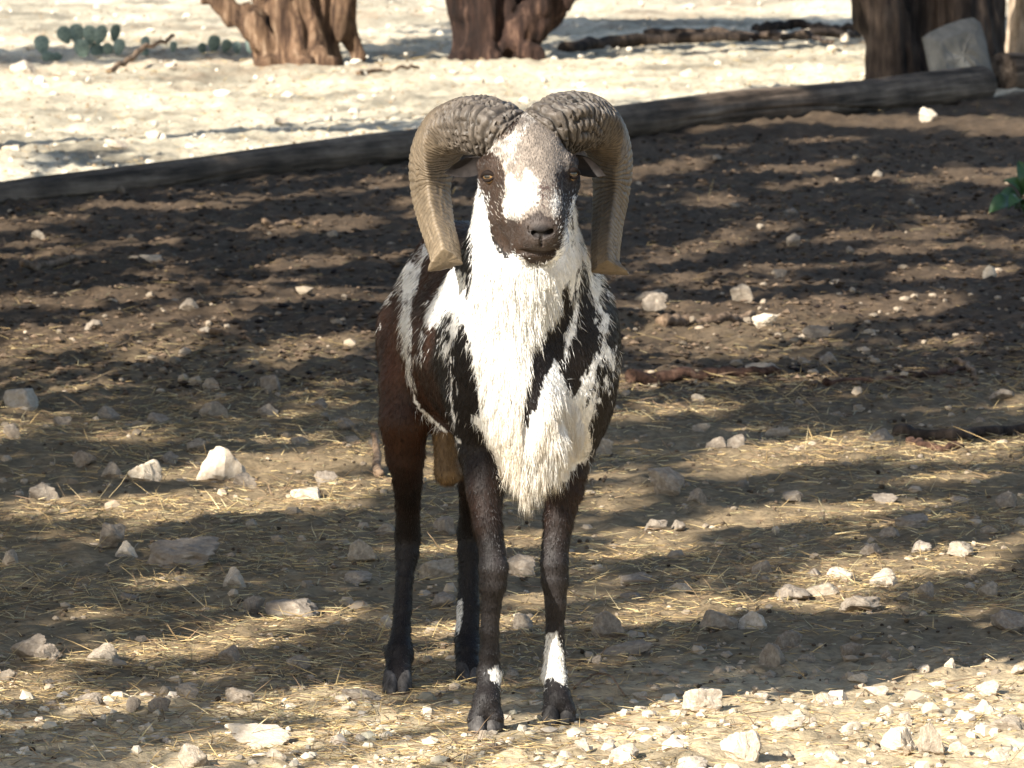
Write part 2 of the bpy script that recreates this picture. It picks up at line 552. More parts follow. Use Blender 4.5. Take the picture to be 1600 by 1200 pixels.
# ------------------------------------------------------------------ the ram
BP = {}
def build_ram():
    root = empty('ram', (0.0, 0.25, 0.0), 'black and white ram with curled ridged horns standing on the dirt', 'ram')
    f = Field((-0.30, -0.46, 0.008), (0.26, 0.86, 1.16), 0.0039)
    yaw = math.radians(13.7)
    # trunk
    f.ell(W(832, 556, 0.06), (0.146, 0.19, 0.178), yaw, 0.06)
    f.ell(W(772, 540, 0.30), (0.152, 0.30, 0.172), yaw, 0.10)
    f.ell(W(716, 515, 0.56), (0.130, 0.19, 0.162), yaw, 0.06)
    f.cone(W(800, 420, 0.12), W(716, 395, 0.55), 0.055, 0.055, 0.08)
    f.ell(W(740, 560, 0.02), (0.046, 0.10, 0.165), yaw, 0.04)
    f.ell(W(910, 572, 0.06), (0.048, 0.10, 0.165), yaw, 0.04)
    # neck and throat
    f.chain([(W(826, 500, 0.02), 0.135), (W(824, 420, -0.06), 0.108), (W(822, 340, -0.12), 0.088), (W(820, 270, -0.16), 0.075)], 0.06)
    f.cone(W(800, 430, 0.05), W(812, 300, -0.06), 0.085, 0.06, 0.06)
    # ruff volume
    f.chain([(W(814, 420, -0.145), 0.072), (W(800, 530, -0.13), 0.052), (W(826, 635, -0.12), 0.060),
             (W(838, 675, -0.125), 0.050), (W(826, 715, -0.13), 0.022)], 0.05)
    # head
    f.cone(W(820, 246, -0.17), W(824, 276, -0.225), 0.071, 0.076, 0.03)
    f.cone(W(821, 205, -0.20), W(823, 250, -0.25), 0.030, 0.045, 0.03)
    f.cone(W(829, 282, -0.25), W(843, 352, -0.35), 0.060, 0.045, 0.03)
    f.cone(W(826, 240, -0.235), W(843, 338, -0.36), 0.052, 0.036, 0.03)
    f.cone(W(825, 315, -0.20), W(842, 372, -0.315), 0.064, 0.040, 0.03)
    f.ell(W(845, 362, -0.375), (0.031, 0.026, 0.025), 0, 0.025)
    f.cone(W(822, 380, -0.338), W(866, 378, -0.333), 0.0235, 0.022, 0.02)
    f.cone(W(823, 388, -0.338), W(858, 388, -0.335), 0.021, 0.021, 0.018)
    f.cone(W(830, 398, -0.325), W(853, 398, -0.322), 0.018, 0.018, 0.014)
    # brows, cheek bones
    f.cone(W(757, 258, -0.225), W(772, 262, -0.26), 0.014, 0.018, 0.022)
    f.cone(W(893, 254, -0.21), W(882, 260, -0.25), 0.011, 0.014, 0.025)
    f.cone(W(764, 290, -0.235), W(790, 330, -0.27), 0.016, 0.02, 0.03)
    f.cone(W(890, 288, -0.225), W(872, 330, -0.27), 0.016, 0.02, 0.03)
    # sockets, nostrils, mouth line
    for sg in (-1, 1):
        f.cone(W(845 + 6 * sg, 367, -0.402), W(845 + 15 * sg, 360, -0.394), 0.0042, 0.0056, 0.005, sub=True)
        f.cone(W(845 + 15 * sg, 360, -0.394), W(845 + 19 * sg, 354, -0.380), 0.0050, 0.0036, 0.005, sub=True)
    f.cone(W(845, 366, -0.404), W(845, 382, -0.388), 0.0030, 0.0035, 0.005, sub=True)
    f.cone(W(813, 393, -0.362), W(838, 395.5, -0.366), 0.0050, 0.0058, 0.004, sub=True)
    f.cone(W(838, 395.5, -0.366), W(864, 391, -0.358), 0.0058, 0.0050, 0.004, sub=True)
    # fore legs
    def leg(rows, k=0.016):
        f.chain([(W(a, b, y), r) for a, b, y, r in rows], k)
    leg([(748, 620, 0.03, .062), (752, 700, 0.02, .044), (756, 738, -0.005, .0355), (757, 765, -0.02, .0335), (762, 820, -0.04, .0255),
         (769, 862, -0.05, .0225), (771, 888, -0.057, .0255), (770, 912, -0.053, .0235), (767, 945, -0.045, .0175), (765, 985, -0.04, .0158),
         (765, 1022, -0.035, .0165), (765, 1052, -0.03, .0215), (763, 1078, -0.045, .0195), (760, 1096, -0.06, .022)])
    leg([(760, 1094, -0.058, .019), (744, 1124, -0.072, .0160)], 0.01)
    leg([(760, 1094, -0.058, .019), (773, 1121, -0.068, .0160)], 0.01)
    leg([(906, 620, 0.09, .06), (892, 700, 0.10, .043), (884, 738, 0.09, .0385), (881, 765, 0.085, .0355), (873, 810, 0.075, .0265),
         (868, 850, 0.07, .0235), (866, 880, 0.063, .0248), (867, 905, 0.066, .0240), (868, 940, 0.073, .0185), (867, 985, 0.08, .0158),
         (867, 1020, 0.085, .0185), (866, 1055, 0.088, .0225), (869, 1078, 0.072, .0205), (872, 1092, 0.06, .0225)])
    leg([(871, 1090, 0.062, .019), (860, 1112, 0.048, .0160)], 0.01)
    leg([(871, 1090, 0.062, .019), (886, 1111, 0.052, .0160)], 0.01)
    # hind legs
    leg([(648, 520, 0.60, .072), (636, 600, 0.52, .052), (632, 655, 0.50, .046), (633, 710, 0.53, .036), (637, 750, 0.58, .027), (637, 790, 0.63, .0215),
         (637, 838, 0.675, .0235), (636, 865, 0.67, .0215), (632, 905, 0.65, .0155), (629, 950, 0.63, .0158), (627, 985, 0.61, .0165),
         (624, 1022, 0.592, .0262), (622, 1045, 0.57, .0225), (621, 1058, 0.555, .0235)], 0.03)
    leg([(621, 1056, 0.557, .019), (610, 1070, 0.535, .0150)], 0.01)
    leg([(621, 1056, 0.557, .019), (631, 1069, 0.538, .0150)], 0.01)
    leg([(775, 530, 0.70, .08), (768, 610, 0.63, .058), (760, 665, 0.62, .046), (748, 715, 0.65, .035), (740, 755, 0.72, .027), (736, 790, 0.78, .021),
         (734, 832, 0.815, .0235), (733, 860, 0.81, .0205), (733, 905, 0.80, .0185), (732, 950, 0.785, .020), (730, 1000, 0.765, .023),
         (731, 1020, 0.74, .0225), (732, 1042, 0.72, .020)], 0.03)
    leg([(732, 1040, 0.722, .018), (724, 1056, 0.702, .0145)], 0.01)
    leg([(732, 1040, 0.722, .018), (741, 1055, 0.705, .0145)], 0.01)
    # scrotum, sheath, tail
    f.chain([(W(699, 660, 0.50), 0.03), (W(699, 705, 0.48), 0.0235), (W(700, 738, 0.47), 0.0258)], 0.02)
    f.cone(W(690, 500, 0.74), W(684, 600, 0.77), 0.035, 0.015, 0.03)
    V, F = f.mesh()
    Nn = vnormals(V, F)
    # muscle and skin relief
    dsp = 0.0035 * fbm(V[:, 0] * 9, V[:, 1] * 9, V[:, 2] * 7, oct=3, seed=5)
    up = sstep(0.45, 0.6, V[:, 2])
    V = V + Nn * (dsp * (0.4 + 0.6 * up))[:, None]
    Nn = vnormals(V, F)
    return root, V, F, Nn
RAM, RV, RF, RN = build_ram()

def inpoly(x, y, poly):
    r = np.zeros(x.shape, bool)
    n = len(poly)
    for i in range(n):
        x0, y0 = poly[i]
        x1, y1 = poly[(i + 1) % n]
        c = ((y0 > y) != (y1 > y)) & (x < (x1 - x0) * (y - y0) / ((y1 - y0) if y1 != y0 else 1e-9) + x0)
        r ^= c
    return r

WHITE_NECK = [(742, 285), (754, 300), (762, 330), (764, 352), (772, 378), (785, 394), (800, 402), (820, 410), (850, 412), (880, 380), (888, 330), (900, 310),
              (910, 350), (916, 390), (936, 420), (942, 450), (932, 484), (926, 462), (921, 430), (912, 408), (908, 440), (904, 470), (898, 520), (886, 560), (881, 548),
              (890, 490), (893, 440), (884, 452), (866, 490), (848, 512), (833, 540), (824, 592), (812, 668), (826, 664), (850, 606), (866, 566), (878, 580), (890, 618),
              (905, 602), (918, 574), (938, 548), (940, 530), (950, 532), (962, 556), (958, 576), (945, 566), (928, 592), (918, 612), (934, 606), (932, 640), (922, 664),
              (925, 700), (890, 740), (850, 770), (815, 790), (798, 770), (780, 725), (762, 690), (735, 655), (750, 650), (752, 618), (745, 590), (742, 560), (734, 545),
              (728, 522), (718, 502), (711, 532), (706, 520), (710, 494), (697, 506), (683, 502), (672, 514), (668, 500), (655, 482), (665, 468), (674, 452), (684, 432),
              (700, 422), (726, 432), (738, 458), (742, 470), (738, 440), (738, 400), (736, 340)]
WHITE_MORE = [
    [(935, 478), (952, 490), (950, 520), (936, 532), (928, 510)],
    [(945, 588), (955, 600), (949, 612), (940, 604)],
    [(669, 388), (664, 406), (656, 422), (650, 450), (641, 475), (643, 510), (641, 560), (644, 605), (637, 582), (628, 530), (626, 505), (632, 480), (628, 450), (632, 420), (642, 405), (651, 412), (656, 395)],
    [(620, 440), (608, 460), (601, 476), (594, 512), (591, 505), (597, 470), (608, 446)],
    [(656, 508), (660, 510), (658, 532), (654, 530)],
    [(702.5, 556), (706, 556), (707, 600), (706, 622), (712, 660), (708, 660), (702.5, 622), (704, 600)],
    [(714, 612), (719, 618), (721, 634), (716, 632)],
    [(644, 610), (650, 624), (664, 643), (692, 668), (722, 690), (719, 693), (688, 672), (660, 647), (647, 628)],
    [(735, 648), (760, 660), (775, 680), (770, 700), (752, 672)],
]
LEG_WHITE = [[(853, 994), (860, 990), (871, 990), (875, 1006), (880, 1016), (886, 1062), (878, 1069), (862, 1057), (852, 1064), (848, 1080), (841, 1066), (848, 1035)],
             [(763, 1046), (778, 1043), (787, 1058), (788, 1082), (783, 1072), (768, 1062)],
             [(709, 948), (722, 935), (723, 960), (716, 988), (707, 985)]]
FACE_OUT = [(742, 225), (790, 205), (822, 160), (850, 180), (910, 225), (906, 275), (895, 305), (888, 340), (880, 370), (872, 392), (858, 410), (830, 411), (808, 400), (788, 393), (772, 374), (763, 345), (758, 308), (742, 288)]
FACE_BEIGE = [(822, 165), (800, 205), (772, 222), (742, 233), (762, 238), (778, 242), (788, 262), (790, 296), (783, 318), (788, 340), (815, 346), (840, 330), (868, 345),
              (874, 318), (868, 275), (880, 258), (886, 268), (896, 240), (885, 222), (862, 205), (838, 185)]
FACE_WHITE = [[(790, 268), (793, 300), (784, 318), (786, 334), (800, 344), (815, 342), (822, 326), (843, 318), (846, 302), (843, 286), (833, 268), (822, 262), (818, 280), (806, 286), (798, 270)],
              [(865, 290), (870, 292), (873, 332), (866, 344), (862, 322)],
              [(822, 165), (800, 208), (772, 224), (745, 233), (765, 237), (784, 246), (790, 262), (806, 256), (814, 236), (816, 214), (826, 196), (838, 190)]]

def coat_color(P, Nrm):
    """coat pattern, root colour for skin and hair alike"""
    px, py = PROJ(P)
    x, y, z = P.T
    # ragged, hair-like edges: mostly along the hair direction
    wob = noise(px * 0.16, py * 0.035, seed=41)
    wob2 = noise(px * 0.33, py * 0.06, seed=43)
    wx = px + 3.0 * noise(px * 0.05, py * 0.05, seed=47)
    wy = py + 13 * wob + 7 * wob2
    n = len(P)
    nz = fbm(x * 14, y * 14, z * 9, oct=3, seed=51)
    C = np.tile(np.array([0.0095, 0.0066, 0.0058]), (n, 1))
    brown = np.array([0.066, 0.026, 0.0125])
    left = sstep(-0.08, -0.15, x) * sstep(0.05, 0.2, y) * sstep(0.35, 0.5, z)
    bw = np.clip(left * (0.62 + 0.9 * nz), 0, 1)
    bw = np.maximum(bw, sstep(0.52, 0.36, z) * sstep(0.27, 0.38, z) * np.clip(0.45 + nz, 0, 1) * 0.55)
    C = C * (1 - bw[:, None]) + brown * bw[:, None]
    legc = sstep(0.36, 0.26, z)
    C = C * (1 - legc[:, None]) + np.array([0.013, 0.0105, 0.010]) * legc[:, None]
    leg_sheen = sstep(0.10, 0.24, z) * sstep(0.42, 0.30, z) * (y < 0.2) * np.clip(0.45 + 0.9 * fbm(x * 40, y * 40, z * 22, oct=3, seed=53), 0, 1)  # mottled grey sheen of the forelegs, painted into the coat colour
    C = C + np.array([0.016, 0.014, 0.0135]) * leg_sheen[:, None]
    head = (y < -0.13) & (z > 0.80) & inpoly(px + 1.5 * noise(px * .3, py * .3, seed=48), py + 2.5 * noise(px * .4, py * .2, seed=49), FACE_OUT)
    head |= (z > 1.02) & (y < -0.1)
    white = np.array([0.88, 0.86, 0.82])
    # body patches
    side = (Nrm[:, 1] < 0.35)
    m = inpoly(wx, wy, WHITE_NECK) & side & (y < 0.22) & ~head & (z > 0.3)
    for k, pl in enumerate(WHITE_MORE):
        thin = k in (5, 7)
        m |= inpoly(px if thin else wx, py if thin else wy, pl) & side & ~head
    # same kind of patches on the flank that is turned away
    away = (x > 0.02) & (y > 0.12) & (z > 0.5)
    m |= away & (fbm(y * 7, z * 3 + x, x * 3, oct=3, seed=61) > 0.22)
    fleck = noise(px * 0.13 + 0.02 * py, py * 0.04, seed=55)
    fleck2 = noise(px * 0.2 + 0.03 * py, py * 0.07, seed=57)
    sidez = (px > 893) | ((px < 742) & (py > 405))
    m &= ~(sidez & (fleck + 0.4 * fleck2 > 0.42) & (py < 640))
    near = ((px > 925) & (py > 430) & (py < 630)) | ((px > 645) & (px < 745) & (py > 425) & (py < 560))
    m |= near & side & ~head & (y < 0.25) & (fleck2 + 0.5 * fleck > 0.66) & (z > 0.4)
    C[m] = white
    # ruff tip is cream
    tip = m & (z < 0.58) & (y < 0.0)
    k = (sstep(0.58, 0.46, z) * 0.5)[:, None]
    C = np.where(tip[:, None], C * (1 - k) + np.array([0.72, 0.60, 0.42]) * k, C)
    for pl in LEG_WHITE:
        lw = inpoly(px, py + 0.35 * (wy - py), pl) & (z < 0.3)
        if pl is LEG_WHITE[2]: lw &= y > 0.5
        else: lw &= y < 0.3
        C[lw] = np.array([0.74, 0.70, 0.63])
    # scrotum
    sc = (y > 0.38) & (y < 0.53) & (z < 0.53) & (np.abs(x + 0.118) < 0.04) & (z > 0.3) & (px > 668) & (px < 726) & (py > 676)
    C[sc] = np.array([0.115, 0.072, 0.034])
    # face
    hx = px + 3.0 * noise(px * 0.12, py * 0.12, seed=71) + 1.2 * noise(px * .4, py * .4, seed=72)
    hy = py + 4.0 * noise(px * 0.13, py * 0.11, seed=73) + 1.6 * noise(px * .4, py * .4, seed=74)
    hn = fbm(px * 0.09, py * 0.09, oct=3, seed=75)[:, None]
    fc = np.array([0.034, 0.021, 0.0145]) * (1 + 0.5 * hn)
    fb = np.array([0.225, 0.185, 0.15]) * (1 + 0.35 * hn)
    Fc = fc
    b = inpoly(hx, hy, FACE_BEIGE)
    Fc = np.where(b[:, None], fb, Fc)
    for pl in FACE_WHITE:
        w = inpoly(hx, hy, pl)
        amt = np.clip(0.68 + 0.6 * hn, 0.2, 1.0) if pl is not FACE_WHITE[2] else np.clip(0.3 + 0.7 * hn, 0.0, 0.7)
        Fc = np.where(w[:, None], np.array([0.74, 0.70, 0.63]) * amt + fb * (1 - amt), Fc)
    mz = np.exp(-(((hx - 844) / 27) ** 2 + ((hy - 366) / 33) ** 2) ** 1.6)[:, None]
    Fc = Fc * (1 - mz) + np.array([0.062, 0.049, 0.043]) * mz
    mott = ((noise(px * .3, py * .3, seed=77) > 0.35) & (np.abs(hx - 853) < 13) & (np.abs(hy - 308) < 20))
    Fc = np.where(mott[:, None], np.array([0.09, 0.06, 0.05]), Fc)
    nosepad = np.exp(-(((px - 846) / 20) ** 2 + ((py - 362) / 11) ** 2) ** 2)[:, None]
    Fc = Fc * (1 - nosepad) + np.array([0.014, 0.012, 0.012]) * nosepad
    C = np.where(head[:, None], Fc, C)
    return C, m

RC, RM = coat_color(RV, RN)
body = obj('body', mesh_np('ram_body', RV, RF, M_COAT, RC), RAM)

def surf_at(px, py, rad=3.0):
    u, v = BP['uv']
    k = np.where((np.abs(u - px) < rad) & (np.abs(v - py) < rad))[0]
    i = k[np.argmin(RV[k, 1])]
    return RV[i], RN[i]
BP['uv'] = PROJ(RV)

# ---- hair as tapered three-sided strands
def strands(P, Dirs, length, width, col, seg=2, curl=None, grav=0.0, tipcol=None):
    n = len(P)
    t = np.linspace(0, 1, seg + 1)
    pts = np.zeros((n, seg + 1, 3))
    d = Dirs.copy()
    pts[:, 0] = P
    for i in range(seg):
        pts[:, i + 1] = pts[:, i] + d * (length / seg)[:, None]
        d = d + np.array([0, 0, -grav])[None]
        if curl is not None:
            d = d + curl * (0.6 + 0.8 * rng.random((n, 1)))
        d /= np.linalg.norm(d, axis=1)[:, None]
    a = np.cross(Dirs, rng.normal(size=(n, 3)))
    a /= np.linalg.norm(a, axis=1)[:, None] + 1e-9
    b = np.cross(Dirs, a)
    ang = np.array([0, 2.094, 4.189])
    off = np.cos(ang)[None, :, None] * a[:, None] + np.sin(ang)[None, :, None] * b[:, None]
    prof = (1 - 0.55 * t[:-1])
    ring = pts[:, :-1, None] + off[:, None] * (width[:, None] * prof[None])[:, :, None, None]
    V = np.concatenate([ring.reshape(n, -1, 3), pts[:, -1:]], 1)
    m = seg * 3 + 1
    tri = []
    for i in range(seg - 1):
        for k in range(3):
            a0, a1 = i * 3 + k, i * 3 + (k + 1) % 3
            tri += [(a0, a1, a1 + 3), (a0, a1 + 3, a0 + 3)]
    for k in range(3):
        tri.append(((seg - 1) * 3 + k, (seg - 1) * 3 + (k + 1) % 3, m - 1))
    tri = np.array(tri)
    F = (tri[None] + (np.arange(n) * m)[:, None, None]).reshape(-1, 3)
    if tipcol is None:
        C = np.repeat(col, m, 0)
    else:
        tt = np.concatenate([np.repeat(t[:-1], 3), [1.0]])
        C = (col[:, None] * (1 - tt)[None, :, None] + tipcol[:, None] * tt[None, :, None]).reshape(-1, 3)
    return V.reshape(-1, 3), F, C

def sample_surface(count, weight=None):
    T = quads_to_tris(RF)
    A = 0.5 * np.linalg.norm(np.cross(RV[T[:, 1]] - RV[T[:, 0]], RV[T[:, 2]] - RV[T[:, 0]]), axis=1)
    if weight is not None:
        A = A * weight[T].mean(1)
    k = rng.choice(len(T), count, p=A / A.sum())
    r = rng.random((count, 2))
    s = r.sum(1) > 1
    r[s] = 1 - r[s]
    P = RV[T[k, 0]] * (1 - r.sum(1))[:, None] + RV[T[k, 1]] * r[:, :1] + RV[T[k, 2]] * r[:, 1:]
    Nm = RN[T[k]].mean(1)
    Nm /= np.linalg.norm(Nm, axis=1)[:, None]
    return P, Nm

def build_coat():
    u, v = BP['uv']
    w = np.where(RN[:, 1] < 0.3, 1.0, 0.25)
    w = w * np.where((RV[:, 1] < -0.2) & (RV[:, 2] > 0.8), 2.6, 1.0) * np.where(RV[:, 2] < 0.4, 1.6, 1.0)
    P, Nm = sample_surface(78000, w)
    px, py = PROJ(P)
    jit = np.where((P[:, 1] < -0.2) & (P[:, 2] > 0.8), 0.0062, 0.0045)[:, None]
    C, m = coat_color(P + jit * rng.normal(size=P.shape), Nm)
    face = (P[:, 1] < -0.17) & (P[:, 2] > 0.79) & (py < 405)
    bare = face & (np.hypot((px - 845) / 1.5, py - 362) < 14)
    for ex, ey in ((761, 275), (896, 270)):
        bare |= face & (np.hypot(px - ex, (py - ey) * 1.4) < 12)
    bare |= face & (np.abs(py - 394) < 5) & (px > 808) & (px < 868)
    g = np.tile(np.array([0.0, 0.30, -1.0]), (len(P), 1))
    g[:, 0] += 0.5 * (P[:, 0] - 0.02)
    g[face] = np.array([0.0, 0.35, 0.9])
    g += 0.35 * rng.normal(size=g.shape) * np.where(m, 1.0, 0.5)[:, None]
    lift = np.where(m, 0.22, 0.24) + 0.15 * rng.random(len(P))
    lift = np.where(face, 0.30, lift)
    t = g - Nm * (g * Nm).sum(1)[:, None]
    t /= np.linalg.norm(t, axis=1)[:, None] + 1e-9
    d = t + Nm * lift[:, None]
    d /= np.linalg.norm(d, axis=1)[:, None]
    L = np.where(m, 0.020, 0.0135) * rng.uniform(0.6, 1.3, len(P))
    L = np.where(face, 0.009, L)
    L = np.where(P[:, 2] < 0.34, 0.0095, L)
    wd = np.where(m, 0.0005, 0.00048)
    C = C * np.where(m, rng.uniform(0.9, 1.08, len(P)), np.where(face, rng.uniform(0.78, 1.25, len(P)), rng.uniform(0.55, 1.7, len(P))))[:, None]
    keep = ~bare
    V, F, Cc = strands(P[keep] - Nm[keep] * 0.001, d[keep], L[keep], wd[keep], np.clip(C[keep], 0, 0.88), 2, None, 0.10)
    obj('coat_hair', mesh_np('coat_hair', V, F, M_HAIR, Cc), RAM, kind='stuff')

RUFF = [(742, 400), (740, 470), (746, 560), (752, 640), (768, 690), (792, 735), (812, 750), (850, 745), (890, 715), (915, 680), (908, 640), (884, 612), (860, 606), (830, 668),
        (812, 668), (820, 610), (829, 550), (846, 514), (878, 466), (862, 424), (800, 408)]
def build_ruff():
    u, v = BP['uv']
    w = (inpoly(u, v, RUFF) & (RV[:, 1] < -0.0) & (RN[:, 1] < 0.3)).astype(float)
    low = sstep(560, 660, v)
    w = w * (0.6 + 2.0 * low)
    P, Nm = sample_surface(24000, w)
    px, py = PROJ(P)
    n = len(P)
    low = sstep(540, 690, py)
    g = np.tile(np.array([0.0, -0.04, -1.0]), (n, 1))
    cx = 815 + 12 * low
    g[:, 0] += np.where(low > 0.3, -0.0045 * (px - cx) * low, 0.002 * (px - 800))
    nl = 700
    lc = rng.choice(n, nl, replace=False)
    lid = np.empty(n, int)
    Q = np.stack([px, py * 0.45], 1)
    for q0 in range(0, n, 4000):
        dd = ((Q[q0:q0 + 4000, None] - Q[None, lc]) ** 2).sum(-1)
        lid[q0:q0 + 4000] = dd.argmin(1)
    llen = rng.uniform(0.7, 1.45, nl)[lid]
    ldir = (rng.normal(size=(nl, 3)) * [0.10, 0.06, 0.04])[lid]
    pull = (P[lc][lid] - P) * [1, 1, 0.15]
    lock = np.stack([noise(px * .07, py * .03, seed=81), noise(px * .07, py * .03, seed=82), 0 * px], 1)
    g += 0.10 * lock + 0.06 * rng.normal(size=(n, 3)) + ldir + pull * (7.0 * (0.4 + 0.6 * low))[:, None]
    t = g - Nm * (np.minimum((g * Nm).sum(1), 0))[:, None]
    d = t + Nm * (0.05 + 0.10 * low + 0.09 * rng.random(n))[:, None]
    d /= np.linalg.norm(d, axis=1)[:, None]
    L = (0.032 + 0.017 * low) * rng.uniform(0.7, 1.2, n) * llen
    L = L * (1 + 0.25 * low * np.exp(-((px - 820) / 30) ** 2) - 0.25 * low * sstep(40, 75, np.abs(px - 830)))
    col = np.tile(np.array([0.90, 0.88, 0.84]), (n, 1))
    k = (low * np.clip(0.55 + 0.5 * noise(px * .08, py * .02, seed=84), 0, 1))[:, None]
    col = col * (1 - 0.6 * k) + np.array([0.70, 0.58, 0.42]) * 0.6 * k
    col *= rng.uniform(0.93, 1.05, (n, 1)) * rng.uniform(0.94, 1.03, nl)[lid][:, None]
    V, F, Cc = strands(P, d, L, np.full(n, 0.00042), np.clip(col, 0, 0.92), 4, 0.05 * rng.normal(size=(n, 3)), 0.10,
                       np.clip(col * np.array([1.0, 0.98, 0.93]), 0, 0.92))
    obj('chest_ruff', mesh_np('chest_ruff', V, F, M_RUFF, Cc), RAM, label='long white and cream hair hanging from throat and chest', kind='stuff')

build_coat()
build_ruff()

# ---- horns
def build_horn(rows, seed, dark_top, tip_dir, phase):
    P = np.array([W(a, b, y) for a, b, y, r in rows])
    n, seg = 420, 72
    C = catmull(P, n)
    R = np.interp(np.linspace(0, len(rows) - 1, n), np.arange(len(rows)), [r[3] for r in rows])
    ker = np.hanning(41)
    ker /= ker.sum()
    R = np.convolve(np.pad(R, 20, mode='edge'), ker, 'valid')
    T = np.gradient(C, axis=0)
    T /= np.linalg.norm(T, axis=1)[:, None]
    s = np.concatenate([[0], np.cumsum(np.linalg.norm(np.diff(C, axis=0), axis=1))])
    fw = np.array([0.0, -1.0, 0.15])
    Nv = fw - T * (T @ fw)[:, None]
    Nv /= np.linalg.norm(Nv, axis=1)[:, None]
    B = np.cross(T, Nv)
    a = np.linspace(0, 2 * np.pi, seg, endpoint=False)
    A, Sg = np.meshgrid(a, s)
    tt = Sg / s[-1]
    # rounded triangular section
    A0 = -phase / 3
    tri = sum(np.maximum(np.cos(A - A0 - np.pi / 3 - 2 * np.pi / 3 * q), 0) ** 6 for q in range(3)) ** (-1 / 6)
    tri = tri / 1.30
    kl = 0.25 + 0.6 * sstep(0.25, 0.6, tt)
    sec = (1 - kl) * (1.0 + 0.04 * np.cos(2 * A)) + kl * tri
    cx, sy = np.cos(A), np.sin(A)
    base = 1 - sstep(0.16, 0.46, tt)
    sw = Sg + 0.0045 * noise(Sg * 38, 0 * Sg, seed=seed + 8) + 0.0035 * noise(cx * 2.2, sy * 2.2, Sg * 30, seed=seed) + 0.0016 * noise(cx * 6, sy * 6, Sg * 60, seed=seed + 1)
    rid = np.abs(((sw / (0.0105 + 0.0035 * base)) % 1.0) - 0.5) * 2
    rid = sstep(0.0, 0.55, rid)
    fine = np.abs(((sw / 0.0042) % 1.0) - 0.5) * 2
    ridge_id = np.floor(sw / (0.0105 + 0.0035 * base))
    cr = np.abs(((A * 3.6 + 1.7 * np.sin(ridge_id * 12.9) + 0.5 * noise(cx * 4, sy * 4, Sg * 40, seed=seed + 2)) % 1.0) - 0.5) * 2
    cr = sstep(0.0, 0.35, cr)
    block = np.minimum(rid, cr)
    lump = noise(cx * 5, sy * 5, Sg * 55, seed=seed + 3)
    bumpf = base * (0.0068 * block + 0.0034 * lump) + (1 - base) * (0.0026 * rid * (1 - 0.55 * tt) + 0.0006 * fine + 0.0009 * lump)
    Rr = R[:, None] * sec + bumpf
    end = sstep(0.965, 1.0, tt)
    V = C[:, None] + Rr[..., None] * (cx[..., None] * Nv[:, None] + sy[..., None] * B[:, None])
    # flared, broomed tip
    fl = sstep(0.955, 1.0, tt)[..., None] * np.clip((V - C[:, None]) @ np.array(tip_dir) / R[:, None], 0, 1)[..., None] ** 4
    V = V + fl * np.array(tip_dir) * (0.008 if seed == 101 else 0.018) + end[..., None] * 0.0015 * noise(cx * 3, sy * 3, Sg * 20, seed=seed + 5)[..., None] * T[:, None]
    dark = np.array([0.086, 0.070, 0.056])
    tan = np.array([0.122, 0.091, 0.059])
    pale = np.array([0.175, 0.132, 0.084])
    k = np.clip(base + dark_top * sstep(0.5, 0.1, tt) * 0.2, 0, 1)[..., None]
    c = tan * (1 - k) + dark * k
    p = (sstep(0.55, 1.0, tt) * 0.55)[..., None]
    c = c * (1 - p) + pale * p
    groove = np.where(base > 0.3, block, 1 - (1 - rid) * 0.6 * (1 - 0.5 * tt))
    c = c * (0.42 + 0.62 * groove[..., None]) * (1 + 0.22 * lump[..., None])
    c = c * (1 + 0.25 * noise(cx * 1.5, sy * 1.5, Sg * 12, seed=seed + 7)[..., None])
    i = (np.arange(n - 1) * seg)[:, None]
    j = np.arange(seg)[None]
    j2 = (j + 1) % seg
    F = np.stack([i + j, i + j2, i + seg + j2, i + seg + j], -1).reshape(-1, 4)
    Vf = V.reshape(-1, 3)
    c = c.reshape(-1, 3)
    # closed end: two shrinking rings
    last = V[-1]
    ctr = last.mean(0)
    r1 = ctr + (last - ctr) * 0.9 + T[-1] * 0.0012
    o = len(Vf)
    Vf = np.vstack([Vf, r1, ctr + T[-1] * 0.002])
    c = np.vstack([c, np.tile(pale * 0.8, (seg + 1, 1))])
    j = np.arange(seg)
    j2 = (j + 1) % seg
    e = (n - 1) * seg
    F = np.vstack([F, np.stack([e + j, e + j2, o + j2, o + j], -1), np.stack([o + j, o + j2, np.full(seg, o + seg), np.full(seg, o + seg)], -1)])
    F = quads_to_tris(F)
    me = mesh_np('horn', Vf, F, M_HORN, np.clip(c, 0.01, 0.8))
    me.set_sharp_from_angle(angle=math.radians(50))
    return me

HL = [(806, 222, -0.205, .044), (778, 203, -0.185, .050), (738, 194, -0.13, .0505), (698, 207, -0.065, .047), (676, 247, -0.02, .0385),
      (672, 295, -0.015, .0300), (681, 345, -0.055, .0262), (692, 385, -0.105, .0238), (697, 408, -0.135, .0230)]
HR = [(836, 218, -0.20, .043), (864, 198, -0.18, .050), (902, 188, -0.13, .0505), (937, 200, -0.065, .046), (956, 242, -0.02, .0345),
      (957, 295, -0.015, .0285), (951, 345, -0.05, .0240), (947, 392, -0.095, .0215), (947, 420, -0.12, .0205)]
obj('horn', build_horn(HL, 101, 0.0, (-1.0, -0.1, 0.0), -0.15), RAM, label='sunlit tan horn with a broomed outward tip')
obj('horn', build_horn(HR, 131, 1.0, (1.0, 0.0, -0.1), 0.3), RAM, label='darker horn with blocky cracked base')

